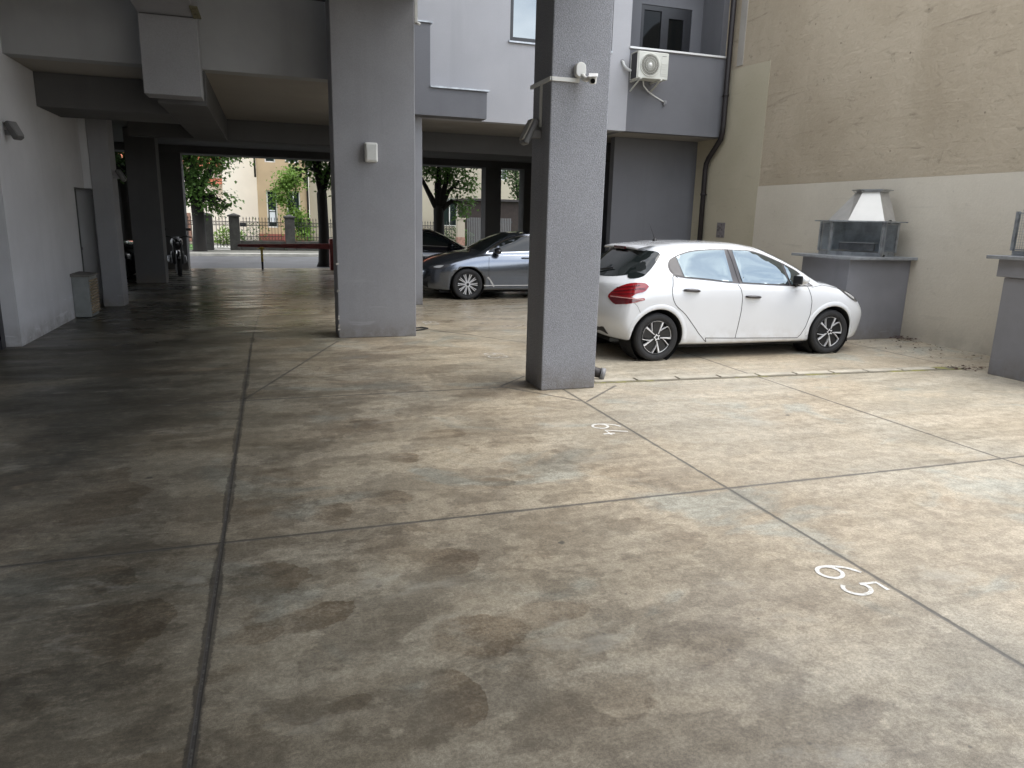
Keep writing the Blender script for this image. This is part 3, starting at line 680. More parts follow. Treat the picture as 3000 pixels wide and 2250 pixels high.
# ------------------------------------------------------------------ barbecues
def barbecue(label, dy, hb, corbel):
    t = thing('barbecue', label, 'barbecue', (8.75,9.2+dy,0), 0, 'masonry barbecues along the beige wall')
    Y = lambda y: y+dy
    b = MB()
    if corbel:
        b.box(8.14,Y(8.70),0,9.345,Y(9.66),hb-.205,.006); b.box(8.11,Y(8.68),hb-.2,9.345,Y(9.74),hb,.006)
    else: b.box(8.17,Y(8.70),0,9.345,Y(9.72),hb,.006)
    part(b, 'base', M['bbq_grey'], t)
    b = MB(); b.box(8.05,Y(8.58),hb+.002,9.345,Y(9.86),hb+.045,.006); part(b, 'counter_slab', M['slab_stone'], t)
    z0, z1 = hb+.047, hb+.55
    V0, V1, V2, V3, V4 = [(9.14,8.84),(8.72,8.70),(8.33,9.33),(8.38,9.62),(9.28,9.70)]
    if corbel: V2, V3 = (8.25,9.43), (8.27,9.72)   # the hearth sits nearer the counter edge here
    V = [(a, Y(c)) for a, c in (V0, V1, V2, V3, V4)]
    b = MB(); b.prism(V, z0, z0+.055); part(b, 'hearth_tray', M['galv'], t)
    for i in (0,1,2,3):
        b = MB(); b.box(V[i][0]-.018,V[i][1]-.018,z0+.055,V[i][0]+.018,V[i][1]+.018,z1); part(b, 'post', M['galv'], t)
    # second thin post pair beside the open corner, for the swinging screen
    b = MB(); b.bar((V[1][0]+.075,V[1][1]+.03,z0+.0),(V[1][0]+.075,V[1][1]+.03,z1+.03),.016); part(b, 'hinge_rod', M['steel'], t)
    b = MB(); b.bar((V[1][0]+.02,V[1][1]+.004,z0+.06),(V[1][0]+.02,V[1][1]+.004,z1),.002,.10); part(b, 'screen_edge', M['steel'], t)
    b = MB(); b.bar((V[1][0]+.06,V[1][1]-.02,z1),(V[1][0]+.09,V[1][1]-.03,z1+.03),.05,.03); part(b, 'hinge', M['iron'], t)
    b = MB(); b.bar((V[1][0]+.04,V[1][1]-.02,z0-.03),(V[1][0]+.05,V[1][1]-.03,z0+.03),.03,.03); part(b, 'hinge', M['iron'], t)
    for (p, q) in ((V[0],V[1]),(V[2],V[3])):
        b = MB(); b.bar((p[0],p[1],z1-.02),(q[0],q[1],z1-.02),.014); b.bar((p[0],p[1],z0+.07),(q[0],q[1],z0+.07),.014)
        n = 10
        for k in range(1,n):
            f = k/n; b.bar((p[0]+(q[0]-p[0])*f,p[1]+(q[1]-p[1])*f,z0+.06),(p[0]+(q[0]-p[0])*f,p[1]+(q[1]-p[1])*f,z1-.01),.003)
        for k in range(1,14):
            z = z0+.06+(z1-z0-.07)*k/14; b.bar((p[0],p[1],z),(q[0],q[1],z),.003)
        part(b, 'side_mesh', M['galv'], t)
    b = MB(); b.face([(9.13,Y(8.86),z0+.06),(8.86,Y(9.62),z0+.06),(8.86,Y(9.62),z1),(9.13,Y(8.86),z1)]); b.face([(8.86,Y(9.62),z0+.06),(8.42,Y(9.62),z0+.06),(8.42,Y(9.62),z1),(8.86,Y(9.62),z1)]); part(b, 'back_plate', M['plate_steel'], t)
    d = (Vector(V[1])-Vector(V[2])); nrm = Vector((d.y,-d.x)).normalized()
    b = MB(); a_ = Vector(V[2])+d*.1-nrm*-.12; c_ = Vector(V[2])+d*.95+nrm*.12
    a_ = Vector(V[2])+d*.12+Vector((.16,.10)); c_ = Vector(V[1])+Vector((.03,.16))
    b.bar((a_.x,a_.y,z0+.13),(c_.x,c_.y,z0+.13),.05,.11); part(b, 'charcoal_basket', M['soot'], t)
    b = MB(); b.bar((a_.x-.03,a_.y-.02,z0+.195),(c_.x-.03,c_.y-.02,z0+.195),.012,.012)
    for k in range(9):
        f = k/8; p = a_+(c_-a_)*f; b.bar((p.x-.03,p.y-.02,z0+.195),(p.x+.16,p.y+.1,z0+.195),.006)
    part(b, 'grill_grate', M['steel'], t)
    O = [(9.22,Y(8.74)),(8.68,Y(8.61)),(8.25,Y(9.30)),(8.31,Y(9.70)),(9.30,Y(9.78))]
    b = MB(); b.prism(O, z1+.002, z1+.022); part(b, 'canopy_rim', M['galv'], t)
    # hood: frustum, sky and wall reflections put into its front and side colours
    Bt = [(9.10,8.86),(8.72,8.70),(8.44,9.13),(8.46,9.58),(9.26,9.66)]
    Tp = [(9.13,9.10),(8.87,9.02),(8.74,9.22),(8.80,9.42),(9.16,9.44)]
    Bt = [(a,Y(c),z1+.023) for a,c in Bt]; Tp = [(a,Y(c),z1+.46) for a,c in Tp]
    b = MB()
    for i in (0,2,3,4):
        j = (i+1) % 5; b.face([Bt[i],Bt[j],Tp[j],Tp[i]])
    b.face(Tp); hd = part(b, 'hood', M['hood_sheet'], t)
    b = MB(); b.face([Bt[1],Bt[2],Tp[2],Tp[1]]); part(b, 'front_sheet', M['steel_skylit'], hd)
    b = MB(); cpt = [(9.18,9.06),(8.86,8.95),(8.69,9.21),(8.76,9.47),(9.20,9.49)]
    b.prism([(a,Y(c)) for a,c in cpt], z1+.485, z1+.50)
    for i in (1,2,3): b.bar((Tp[i][0],Tp[i][1],z1+.455),(cpt[i][0],Y(cpt[i][1]),z1+.487),.012)
    b.prism([(a*.8+9.0*.2,Y(c*.8+9.25*.2)) for a,c in cpt], z1+.462, z1+.484)
    part(b, 'chimney_cap', M['steel'], hd)
    return t
barbecue('grey masonry barbecue with a bright metal hood, in front of the white car', 0, 1.215, False)
barbecue('grey masonry barbecue with a corbelled base, cut off by the right edge', -3.42, 1.36, True)

# ------------------------------------------------------------------ cars
def cr(p0, p1, p2, p3, t):
    t2, t3 = t*t, t*t*t
    return tuple(.5*((2*b)+(-a+c)*t+(2*a-5*b+4*c-d)*t2+(-a+3*b-3*c+d)*t3) for a, b, c, d in zip(p0, p1, p2, p3))
def car_body(rings, nu=6, nv=5):
    """rings: list (bottom to top) of half outlines, rear centre -> side (y<0) -> front centre; returns bmesh of the whole body"""
    nr, nc = len(rings), len(rings[0])
    def P(i, j):
        # reflect across the centreline at both ends
        s = 1
        if j < 0: j = -j; s = -1
        if j > nc-1: j = 2*(nc-1)-j; s = -1
        if i < 0: a, b_ = rings[0][j], rings[1][j]; p = tuple(2*u-v for u, v in zip(a, b_))
        elif i > nr-1: a, b_ = rings[nr-1][j], rings[nr-2][j]; p = tuple(2*u-v for u, v in zip(a, b_))
        else: p = rings[i][j]
        return (p[0], p[1]*s, p[2])
    U = (nc-1)*nu; Vn = (nr-1)*nv; grid = []
    for a in range(Vn+1):
        i = min(a//nv, nr-2); tv = a/nv-i; row = []
        for c in range(U+1):
            j = min(c//nu, nc-2); tu = c/nu-j
            col = [cr(P(i+k, j-1), P(i+k, j), P(i+k, j+1), P(i+k, j+2), tu) for k in (-1,0,1,2)]
            q = cr(*col, tv)
            if c in (0, U): q = (q[0], 0.0, q[2])
            row.append(q)
        grid.append(row)
    bm = bmesh.new()
    for s in (1, -1):
        V = [[bm.verts.new((x, y*s, z)) for x, y, z in row] for row in grid]
        for a in range(Vn):
            for c in range(U):
                q = (V[a][c], V[a][c+1], V[a+1][c+1], V[a+1][c])
                try: f = bm.faces.new(q if s == 1 else q[::-1]); f.smooth = True
                except ValueError: pass
        # floor
        cen = [bm.verts.new((V[0][c].co.x, 0, V[0][c].co.z)) for c in range(U+1)]
        for c in range(U):
            try: bm.faces.new((V[0][c+1], V[0][c], cen[c], cen[c+1]) if s == 1 else (V[0][c], V[0][c+1], cen[c+1], cen[c]))
            except ValueError: pass
    bmesh.ops.remove_doubles(bm, verts=bm.verts, dist=.0008)
    bmesh.ops.dissolve_degenerate(bm, edges=bm.edges, dist=.0004)
    bmesh.ops.recalc_face_normals(bm, faces=bm.faces)
    return bm
def smooth_poly(pts, n=6, sharp=()):
    out = []; N = len(pts)
    for i in range(N):
        a, b_, c, d = pts[i-1], pts[i], pts[(i+1) % N], pts[(i+2) % N]
        if i in sharp: a = (2*b_[0]-c[0], 2*b_[1]-c[1])
        if (i+1) % N in sharp: d = (2*c[0]-b_[0], 2*c[1]-b_[1])
        for k in range(n): out.append(cr(a, b_, c, d, k/n))
    return out
class Skin:
    def __init__(s, bm): s.bvh = BVHTree.FromBMesh(bm)
    def side(s, x, z, sg=-1):
        h = s.bvh.ray_cast(Vector((x, sg*3, z)), Vector((0, -sg, 0)))
        if h[0] is None: h = s.bvh.find_nearest(Vector((x, sg*.85, z)))
        return h[0], h[1]
    def end(s, y, z, dx):
        h = s.bvh.ray_cast(Vector((dx*5, y, z)), Vector((-dx, 0, 0)))
        if h[0] is None: h = s.bvh.find_nearest(Vector((dx*2, y, z)))
        return h[0], h[1]
    def top(s, x, y):
        h = s.bvh.ray_cast(Vector((x, y, 5)), Vector((0, 0, -1))); return h[0], h[1]
    def project(s, how, a, b_, sg):
        return s.side(a, b_, sg) if how == 'side' else s.end(a, b_, sg)
    def patch(s, poly, how, sg, off, step=.05, mb=None, edge=.006):
        """overlay of an outline on the body: flat-mapped triangulation pushed out along the normal, with a turned-in rim"""
        mb = mb or MB()
        xs = [p[0] for p in poly]; zs = [p[1] for p in poly]
        pts = [Vector(p) for p in poly]; n = len(pts)
        edges = [(i, (i+1) % n) for i in range(n)]
        x = min(xs)+step/2
        def inside(q):
            c = False
            for i in range(n):
                a, d = pts[i], pts[i-1]
                if (a.y > q[1]) != (d.y > q[1]) and q[0] < (d.x-a.x)*(q[1]-a.y)/(d.y-a.y)+a.x: c = not c
            return c
        inner = []
        while x < max(xs):
            z = min(zs)+step/2
            while z < max(zs):
                if inside((x, z)) and min((Vector((x, z))-p).length for p in pts) > step*.35: inner.append(Vector((x, z)))
                z += step
            x += step
        vo, eo, fo, *_ = geometry.delaunay_2d_cdt(pts+inner, edges, [list(range(n))], 1, 1e-5)
        V = []
        for v in vo:
            p, nn = s.project(how, v.x, v.y, sg); V.append(mb.bm.verts.new(p+nn*off))
        for f in fo:
            try: q = mb.bm.faces.new([V[i] for i in f]); q.smooth = True
            except ValueError: pass
        rim = []
        for p2 in pts:
            p, nn = s.project(how, p2.x, p2.y, sg); rim.append((mb.bm.verts.new(p+nn*off), mb.bm.verts.new(p-nn*edge)))
        for i in range(n):
            j = (i+1) % n
            try: mb.bm.faces.new((rim[i][0], rim[j][0], rim[j][1], rim[i][1]))
            except ValueError: pass
        return mb
    def strip(s, pts, how, sg, w, off, mb=None, closed=False, sub=6):
        mb = mb or MB(); pts = [Vector(p) for p in pts]; out = []
        N = len(pts)
        for i in range(N if closed else N-1):
            for k in range(sub): out.append(pts[i].lerp(pts[(i+1) % N], k/sub))
        if not closed: out.append(pts[-1])
        n = len(out); prev = None; first = None
        for i, p in enumerate(out):
            a = out[(i-1) % n] if closed else out[max(i-1, 0)]; c = out[(i+1) % n] if closed else out[min(i+1, n-1)]
            d = (c-a).normalized(); q = Vector((-d.y, d.x))*w/2
            A, na = s.project(how, p.x+q.x, p.y+q.y, sg); B, nb = s.project(how, p.x-q.x, p.y-q.y, sg)
            cur = (mb.bm.verts.new(A+na*off), mb.bm.verts.new(B+nb*off))
            if prev: mb.bm.faces.new((prev[0], cur[0], cur[1], prev[1]))
            first = first or cur; prev = cur
        if closed: mb.bm.faces.new((prev[0], first[0], first[1], prev[1]))
        return mb

def wheel(t, cx, cy, r, rim_r, width, style, sg):
    """sg: side sign of the outer face"""
    b = MB(); ro = cy+sg*width/2; ri = cy-sg*width/2
    b.lathe([(rim_r*.98,ri),(r*.93,ri),(r*.985,ri+sg*.02),(r,ri+sg*.045),(r,ro-sg*.045),(r*.985,ro-sg*.02),(r*.945,ro-sg*.003),(r*.86,ro+sg*.004),(r*.80,ro+sg*.002),(rim_r*1.02,ro-sg*.006),(rim_r*.98,ro-sg*.02)], (cx,0,r), 'y', 56)
    b.lathe([(r*.9,ro+sg*.0035),(r*.885,ro+sg*.0055),(r*.87,ro+sg*.0045)], (cx,0,r), 'y', 56)
    for k in range(56):   # tread blocks
        a = 2*math.pi*k/56
        for off in (-.06,-.02,.02,.06):
            pass
    w = b.build('wheel', M['black_rubber'], t, False)
    b = MB(); b.lathe([(rim_r*1.0,ro-sg*.008),(rim_r*.985,ro-sg*.001),(rim_r*.955,ro-sg*.004),(rim_r*.94,ro-sg*.03),(rim_r*.90,ri+sg*.03)], (cx,0,r), 'y', 48)
    b.lathe([(0.001,ro-sg*.075),(rim_r*.93,ro-sg*.075)], (cx,0,r), 'y', 40)
    b.build('rim', M['alloy_dark'], w, False)
    b = MB(); b.lathe([(0.001,ro-sg*.06),(rim_r*.62,ro-sg*.06),(rim_r*.62,ro-sg*.07)], (cx,0,r), 'y', 36); b.build('brake_disc', M['soot'], w, False)
    yo = ro-sg*.010
    def pt(rad, ang, dy=0.0): return Vector((cx+rad*rim_r*math.cos(ang), yo-sg*dy, r+rad*rim_r*math.sin(ang)))
    dark, lite = MB(), MB()
    def ribbon(mb, pts, w0, w1, dep):
        n = len(pts)
        A = []
        for i, p in enumerate(pts):
            d = (pts[min(i+1,n-1)]-pts[max(i-1,0)]).normalized(); q = Vector((-d.z,0,d.x))*(w0+(w1-w0)*i/(n-1))/2
            A.append((p+q, p-q))
        for i in range(n-1):
            (a, b_), (c, d_) = A[i], A[i+1]; dn = Vector((0,-sg*dep,0))
            mb.face([a,c,d_,b_]); mb.face([a,b_,b_+dn,a+dn]) if i == 0 else None
            mb.face([a,c,c+dn,a+dn]); mb.face([b_,d_,d_+dn,b_+dn])
            if i == n-2: mb.face([c,d_,d_+dn,c+dn])
    if style == 'twist':
        for k in range(5):
            a = 2*math.pi*k/5+.28; s2 = -sg
            # broad dark blade
            ribbon(dark, [pt(.16,a+s2*.25,.012), pt(.5,a+s2*.10,.014), pt(.93,a+s2*.0,.012)], .050*rim_r/.2, .105*rim_r/.2, .045)
            # machined outline of the blade: thick straight edge, thin curved edge
            ribbon(lite, [pt(.20,a-s2*.50), pt(.58,a-s2*.38), pt(.97,a-s2*.36)], .008, .021, .03)
            arc_ = [pt(.955,a-s2*.36+s2*(.80)*q/8) for q in range(9)]
            ribbon(lite, arc_, .013, .008, .03)
            ribbon(lite, [pt(.955,a+s2*.44), pt(.62,a+s2*.60), pt(.45,a+s2*.72)], .008, .006, .03)
        for k in range(5):
            a = 2*math.pi*k/5+.6; c_ = pt(.17,a,-.002); lite.cyl(c_, c_+Vector((0,sg*.006,0)), .008, None, 8)
        c_ = pt(0,0,0); dark.cyl(c_-Vector((0,sg*.05,0)), c_+Vector((0,sg*.002,0)), .044*rim_r/.2, None, 20)
        lite.lathe([(.020,yo+sg*.003),(.026,yo+sg*.004),(.031,yo+sg*.002)], (cx,0,r), 'y', 20)
    else:
        for k in range(10):
            a = 2*math.pi*k/10
            for d in (-.085,.085):
                ribbon(lite, [pt(.20,a+d*1.7,.012), pt(.6,a+d,.006), pt(.95,a+d*1.15)], .010, .015, .03)
        lite.lathe([(rim_r*.95,yo),(rim_r*.99,yo+sg*.004),(rim_r*1.0,yo-sg*.004)], (cx,0,r), 'y', 48)
        c_ = pt(0,0,0); lite.cyl(c_-Vector((0,sg*.04,0)), c_, .055, None, 20)
        dark.cyl(c_, c_+Vector((0,sg*.004,0)), .03, None, 20)
    if len(dark.bm.faces): dark.build('rim_blades' if style == 'twist' else 'hub_cap', M['alloy_dark'], w, False)
    lite.build('rim_spokes', M['alloy'], w, False)
    return w

def cut_arches(bm, mats, wheels, r_arch, W, zc):
    """boolean the wheel wells out of the body, return mesh"""
    me = bpy.data.meshes.new('body'); bm.to_mesh(me)
    for m in mats: me.materials.append(m)
    o = bpy.data.objects.new('body', me); COL.objects.link(o)
    cut = MB()
    for x in wheels:
        for s in (-1, 1): cut.cyl((x, s*(W+.3), zc), (x, s*(W-.36), zc), r_arch, None, 56)
    c = cut.build('cutter', mats[0]); c.data.materials.clear()
    for m in mats: c.data.materials.append(m)
    for p in c.data.polygons: p.material_index = 1; p.use_smooth = True
    md = o.modifiers.new('arches', 'BOOLEAN'); md.operation = 'DIFFERENCE'; md.object = c; md.solver = 'EXACT'
    dg = bpy.context.evaluated_depsgraph_get(); dg.update()
    new = bpy.data.meshes.new_from_object(o.evaluated_get(dg)); 
    o.modifiers.clear(); o.data = new
    for p in new.polygons: p.use_smooth = True
    bpy.data.objects.remove(c)
    return o

# ---- white hatchback
def hatchback(t):
    W = .90
    # columns: 0 rear centre,1 rear mid,2 rear corner,3 behind rear wheel,4 rear wheel/C pillar,5 rear door,6 B,7 front door,8 A base,9 fender,10 front corner,11 front mid,12 front centre
    rings = [
     [(-1.80,0,.27),(-1.78,-.48,.26),(-1.66,-.74,.25),(-1.55,-.80,.23),(-1.2,-.81,.20),(-.6,-.81,.185),(0,-.81,.18),(.5,-.81,.18),(1.0,-.81,.18),(1.55,-.79,.18),(1.88,-.62,.19),(2.0,-.33,.19),(2.03,0,.19)],
     [(-1.86,0,.30),(-1.84,-.50,.30),(-1.70,-.79,.29),(-1.58,-.845,.27),(-1.2,-.855,.24),(-.6,-.86,.225),(0,-.86,.22),(.5,-.86,.22),(1.0,-.855,.22),(1.55,-.84,.21),(1.94,-.66,.22),(2.07,-.35,.22),(2.10,0,.22)],
     [(-1.95,0,.46),(-1.925,-.50,.46),(-1.78,-.82,.45),(-1.60,-.875,.44),(-1.2,-.885,.40),(-.6,-.87,.36),(0,-.868,.35),(.5,-.868,.35),(1.0,-.875,.36),(1.55,-.875,.40),(1.98,-.69,.40),(2.12,-.37,.40),(2.15,0,.40)],
     [(-1.97,0,.62),(-1.94,-.50,.62),(-1.79,-.83,.62),(-1.60,-.89,.62),(-1.2,-.90,.62),(-.6,-.885,.58),(0,-.885,.55),(.5,-.885,.55),(1.0,-.89,.57),(1.55,-.885,.60),(1.97,-.70,.56),(2.13,-.38,.56),(2.165,0,.56)],
     [(-1.94,0,.76),(-1.91,-.50,.76),(-1.755,-.83,.77),(-1.58,-.89,.78),(-1.2,-.905,.79),(-.6,-.895,.78),(0,-.893,.75),(.5,-.89,.73),(1.0,-.89,.74),(1.52,-.865,.76),(1.87,-.69,.71),(2.05,-.38,.69),(2.09,0,.69)],
     [(-1.90,0,.91),(-1.87,-.48,.915),(-1.70,-.79,.92),(-1.53,-.855,.93),(-1.2,-.875,.93),(-.6,-.88,.91),(0,-.88,.88),(.5,-.875,.86),(1.02,-.865,.86),(1.45,-.82,.855),(1.72,-.66,.82),(1.90,-.36,.80),(1.93,0,.80)],
     [(-1.83,0,.99),(-1.80,-.46,.995),(-1.62,-.73,1.015),(-1.46,-.80,1.045),(-1.2,-.835,1.045),(-.6,-.845,1.0),(0,-.845,.965),(.5,-.84,.94),(1.02,-.825,.925),(1.28,-.75,.93),(1.46,-.58,.915),(1.58,-.32,.92),(1.60,0,.922)],
     [(-1.77,0,1.04),(-1.74,-.44,1.045),(-1.55,-.69,1.065),(-1.40,-.765,1.09),(-1.12,-.805,1.09),(-.6,-.82,1.04),(0,-.82,1.0),(.5,-.815,.975),(1.03,-.785,.955),(1.12,-.69,.975),(1.18,-.52,.985),(1.24,-.28,.995),(1.26,0,1.0)],
     [(-1.595,0,1.20),(-1.57,-.40,1.205),(-1.42,-.62,1.215),(-1.27,-.69,1.23),(-1.03,-.725,1.22),(-.6,-.735,1.20),(-.03,-.74,1.18),(.40,-.735,1.165),(.70,-.705,1.155),(.76,-.63,1.175),(.80,-.48,1.19),(.84,-.25,1.20),(.85,0,1.205)],
     [(-1.41,0,1.352),(-1.39,-.34,1.350),(-1.27,-.54,1.34),(-1.14,-.60,1.352),(-.93,-.635,1.36),(-.6,-.645,1.365),(-.06,-.645,1.36),(.20,-.63,1.335),(.34,-.60,1.32),(.37,-.54,1.345),(.40,-.42,1.365),(.43,-.22,1.38),(.44,0,1.385)],
     [(-1.40,0,1.392),(-1.38,-.32,1.388),(-1.26,-.49,1.378),(-1.12,-.53,1.395),(-.93,-.555,1.412),(-.6,-.565,1.425),(-.1,-.56,1.42),(.10,-.54,1.405),(.18,-.50,1.395),(.21,-.44,1.405),(.23,-.34,1.415),(.25,-.18,1.425),(.26,0,1.43)],
     [(-1.28,0,1.418),(-1.26,-.26,1.414),(-1.17,-.36,1.41),(-1.05,-.38,1.425),(-.90,-.39,1.442),(-.6,-.39,1.455),(-.15,-.38,1.452),(0,-.36,1.443),(.05,-.32,1.44),(.07,-.27,1.442),(.08,-.2,1.445),(.09,-.1,1.447),(.09,0,1.449)],
     [(-1.18,0,1.430),(-1.16,0,1.431),(-1.10,0,1.434),(-1.0,0,1.442),(-.88,0,1.452),(-.6,0,1.466),(-.25,0,1.464),(-.15,0,1.460),(-.12,0,1.459),(-.10,0,1.458),(-.09,0,1.457),(-.085,0,1.457),(-.08,0,1.457)],
    ]
    bm = car_body(rings); sk = Skin(bm)
    wx = (-1.315, 1.315); wr = .30
    body = cut_arches(bm, [M['white_paint'], M['liner']], wx, .352, W, .30); bm.free()
    adopt(body, t, False)
    # rolled arch lips and inner liners
    for x in wx:
        for s in (-1, 1):
            b = MB(); rows = []
            for k in range(41):
                a = R(-4+188*k/40); ca, sa = math.cos(a), math.sin(a)
                row = []
                for rad, out in ((.352,-.012),(.354,.006),(.372,.010),(.405,.0045),(.42,-.003)):
                    px, pz = x+rad*ca, .30+rad*sa
                    p, nn = sk.side(px, max(pz,.2), s); row.append(b.bm.verts.new((px, p.y+s*out, max(pz,.2))))
                rows.append(row)
            for A, B in zip(rows, rows[1:]):
                for k in range(4):
                    f = b.bm.faces.new((A[k],A[k+1],B[k+1],B[k])); f.smooth = True
            b.build('arch_lip', M['white_paint'], t, False)
            b = MB(); b.lathe([(.347,s*.50),(.347,s*(W-.06))], (x,0,.30), 'y', 48); b.lathe([(.001,s*.52),(.347,s*.52)], (x,0,.30), 'y', 40); b.build('arch_liner', M['liner'], t, False)
            wheel(t, x, s*(W-.125), wr, .213, .20, 'twist', s)
    # glazing: black surround, panes on it
    X0 = 5.785
    win = [(-1.04,1.28),(-1.135,1.225),(-1.165,1.155),(-1.14,1.085),(-1.04,1.035),(-.62,.995),(-.28,.962),(.22,.935),(.72,.915),(.98,.912),(.90,.995),(.78,1.10),(.54,1.215),(.27,1.315),(.06,1.362),(-.19,1.372),(-.50,1.372),(-.82,1.345)]
    win = smooth_poly(win, 5, (9,))
    def shrink(poly, d):
        n = len(poly); out = []
        for i in range(n):
            a, c = Vector(poly[i-1]), Vector(poly[(i+1) % n]); dd_ = (c-a).normalized(); q = Vector((-dd_.y, dd_.x))*d; out.append(tuple(Vector(poly[i])+q))
        return out
    ar = sum(win[i-1][0]*win[i][1]-win[i][0]*win[i-1][1] for i in range(len(win)))
    sgn = 1 if ar > 0 else -1
    inn = shrink(win, .016*sgn)
    def clip(poly, a, c, keep):
        """keep the part of poly on one side of the line a->c"""
        a, c = Vector(a), Vector(c); d = c-a; out = []; n = len(poly)
        f = lambda p: (d.x*(p[1]-a.y)-d.y*(p[0]-a.x))*keep
        for i in range(n):
            p, q = poly[i], poly[(i+1) % n]; fp, fq = f(p), f(q)
            if fp >= 0: out.append(p)
            if fp*fq < 0:
                k = fp/(fp-fq); out.append((p[0]+(q[0]-p[0])*k, p[1]+(q[1]-p[1])*k))
        return out
    for s in (-1, 1):
        frame = sk.patch(win, 'side', s, .004, .06).build('window_surround', M['pillar_black'], t, False)
        L1a, L1b = (-1.055,1.30), (-.99,1.0)          # quarter light divider
        B0, B1 = (-.315,1.40), (-.275,.93); B2, B3 = (-.20,1.40), (-.125,.93)
        F0, F1 = (.535,1.24), (.60,.90); F2, F3 = (.565,1.24), (.63,.90)
        pq = clip(inn, L1a, L1b, -1); sk.patch(pq, 'side', s, .007, .06).build('quarter_glass', M['pillar_black'], t, False)
        pr = clip(clip(inn, (-1.03,1.30), (-.965,1.0), 1), B0, B1, -1); sk.patch(pr, 'side', s, .008, .06).build('rear_door_glass', M['car_glass'], t, False)
        pf = clip(clip(inn, B2, B3, 1), F0, F1, -1); sk.patch(pf, 'side', s, .008, .06).build('front_door_glass', M['car_glass'], t, False)
        pc = clip(clip(inn, F2, F3, 1), (.80,1.2), (.86,.88), -1); sk.patch(pc, 'side', s, .008, .06).build('corner_glass', M['car_glass'], t, False)
        b = sk.strip([(-.262,1.37),(-.222,1.2),(-.18,.95)], 'side', s, .006, .0075); b.build('pillar_seam', M['liner'], t, False)
        # door seams
        b = sk.strip(smooth_poly([(-1.07,1.03),(-1.145,.93),(-1.155,.82),(-1.10,.70),(-.955,.585),(-.80,.42),(-.70,.31),(-.62,.272)], 4)[:29], 'side', s, .0085, .0012)
        sk.strip([(-.62,.272),(-.175,.258),(.80,.235)], 'side', s, .0085, .0012, b)
        sk.strip([(-.205,.945),(-.165,.89),(-.14,.80),(-.135,.62),(-.155,.40),(-.175,.26)], 'side', s, .0085, .0012, b)
        sk.strip([(.885,.91),(.925,.80),(.945,.72),(.945,.55),(.90,.38),(.845,.28),(.80,.237)], 'side', s, .0085, .0012, b)
        sk.strip([(-1.70,.77),(-1.62,.69),(-1.56,.58)], 'side', s, .004, .0012, b)
        sk.strip([(.95,.90),(1.15,.925),(1.40,.885),(1.55,.83)], 'side', s, .005, .0012, b)
        b.build('door_seam', M['liner'], t, False)
        # handles
        for hx, hz in ((-.885,.875),(.02,.79)):
            b = MB(); pts = []
            for k in range(9):
                f = k/8; p, nn = sk.side(hx-.115+.23*f, hz+.004-.012*f, s); pts.append(p+nn*(.006+.026*math.sin(math.pi*min(1,max(0,f)))**.5))
            b.tube(pts, [.012,.017,.020,.020,.020,.020,.019,.016,.011], 8); b.build('door_handle', M['pillar_black'], t, False)
            b = MB(); q = smooth_poly([(hx-.085,hz),(hx,hz+.036),(hx+.085,hz-.004),(hx,hz-.030)], 5); sk.patch(q, 'side', s, .0015, .05, b); b.build('handle_recess', pm('recess_white', (.66,.67,.69), .03, 9, .4), t, False)
        # mirror
        b = MB(); p, nn = sk.side(.70,.93,s)
        q = bmesh.new(); bmesh.ops.create_icosphere(q, subdivisions=3, radius=1)
        for v in q.verts:
            x_, y_, z_ = v.co; v.co = (x_*.105*(1.0 if x_ > 0 else .62), y_*.105, z_*.072*(1+.15*y_*-s))
        b.merge(q, Matrix.Translation((.70, s*(abs(p.y)+.10), 1.005)))
        mir = b.build('wing_mirror', M['white_paint'], t, False, True)
        b = MB(); b.obox((.645, s*(abs(p.y)+.10), 1.005), (.03,.165,.11), Matrix.Rotation(0,3,'Z'), .012); b.tube([(.70,s*(abs(p.y)-.01),.935),(.69,s*(abs(p.y)+.04),.945),(.69,s*(abs(p.y)+.09),.955)], [.035,.03,.032], 10); b.build('mirror_base', M['black_plastic'], mir, False)
        # tail lamp wrapping the rear corner
        tl = [(-1.47,.925),(-1.535,.865),(-1.64,.84),(-1.70,.80),(-1.64,.785),(-1.545,.79),(-1.53,.765),(-1.66,.735),(-1.84,.70),(-1.865,.735),(-1.872,.80),(-1.80,.895),(-1.68,.955),(-1.56,.968),(-1.50,.955)]
        b = sk.patch(smooth_poly(tl, 4, (0,3,6,8)), 'side', s, .006, .035); lamp = b.build('tail_lamp', M['lamp_red'], t, False)
        b = sk.patch(smooth_poly([(-1.545,.777),(-1.66,.745),(-1.835,.706),(-1.858,.74),(-1.862,.775),(-1.75,.782),(-1.66,.783)], 3, (0,)), 'side', s, .0085, .04); b.build('reverse_lens', M['lamp_dark_red'], lamp, False)
        b = sk.strip([(-1.86,.79),(-1.72,.785),(-1.55,.775)], 'side', s, .010, .010); b.build('lens_trim', pm('pink_lens_line', (.55,.30,.28), .1, 9, .3), lamp, False)
        b = sk.strip([(-1.84,.845),(-1.72,.875),(-1.60,.90),(-1.52,.895)], 'side', s, .012, .0095); sk.strip([(-1.80,.895),(-1.70,.915),(-1.58,.94)], 'side', s, .010, .0095, b); sk.strip([(-1.85,.815),(-1.75,.83),(-1.66,.845)], 'side', s, .010, .0095, b); b.build('lens_rib', M['lamp_dark_red'], lamp, False)
        # black wrap of the tailgate glass round the corner
        q = smooth_poly([(-1.66,1.02),(-1.53,1.035),(-1.42,1.10),(-1.30,1.21),(-1.215,1.295),(-1.235,1.325),(-1.30,1.335),(-1.36,1.325),(-1.47,1.20)], 4, (4,))
        sk.patch(q, 'side', s, .0065, .04).build('tailgate_corner', M['car_glass_dark'], t, False)
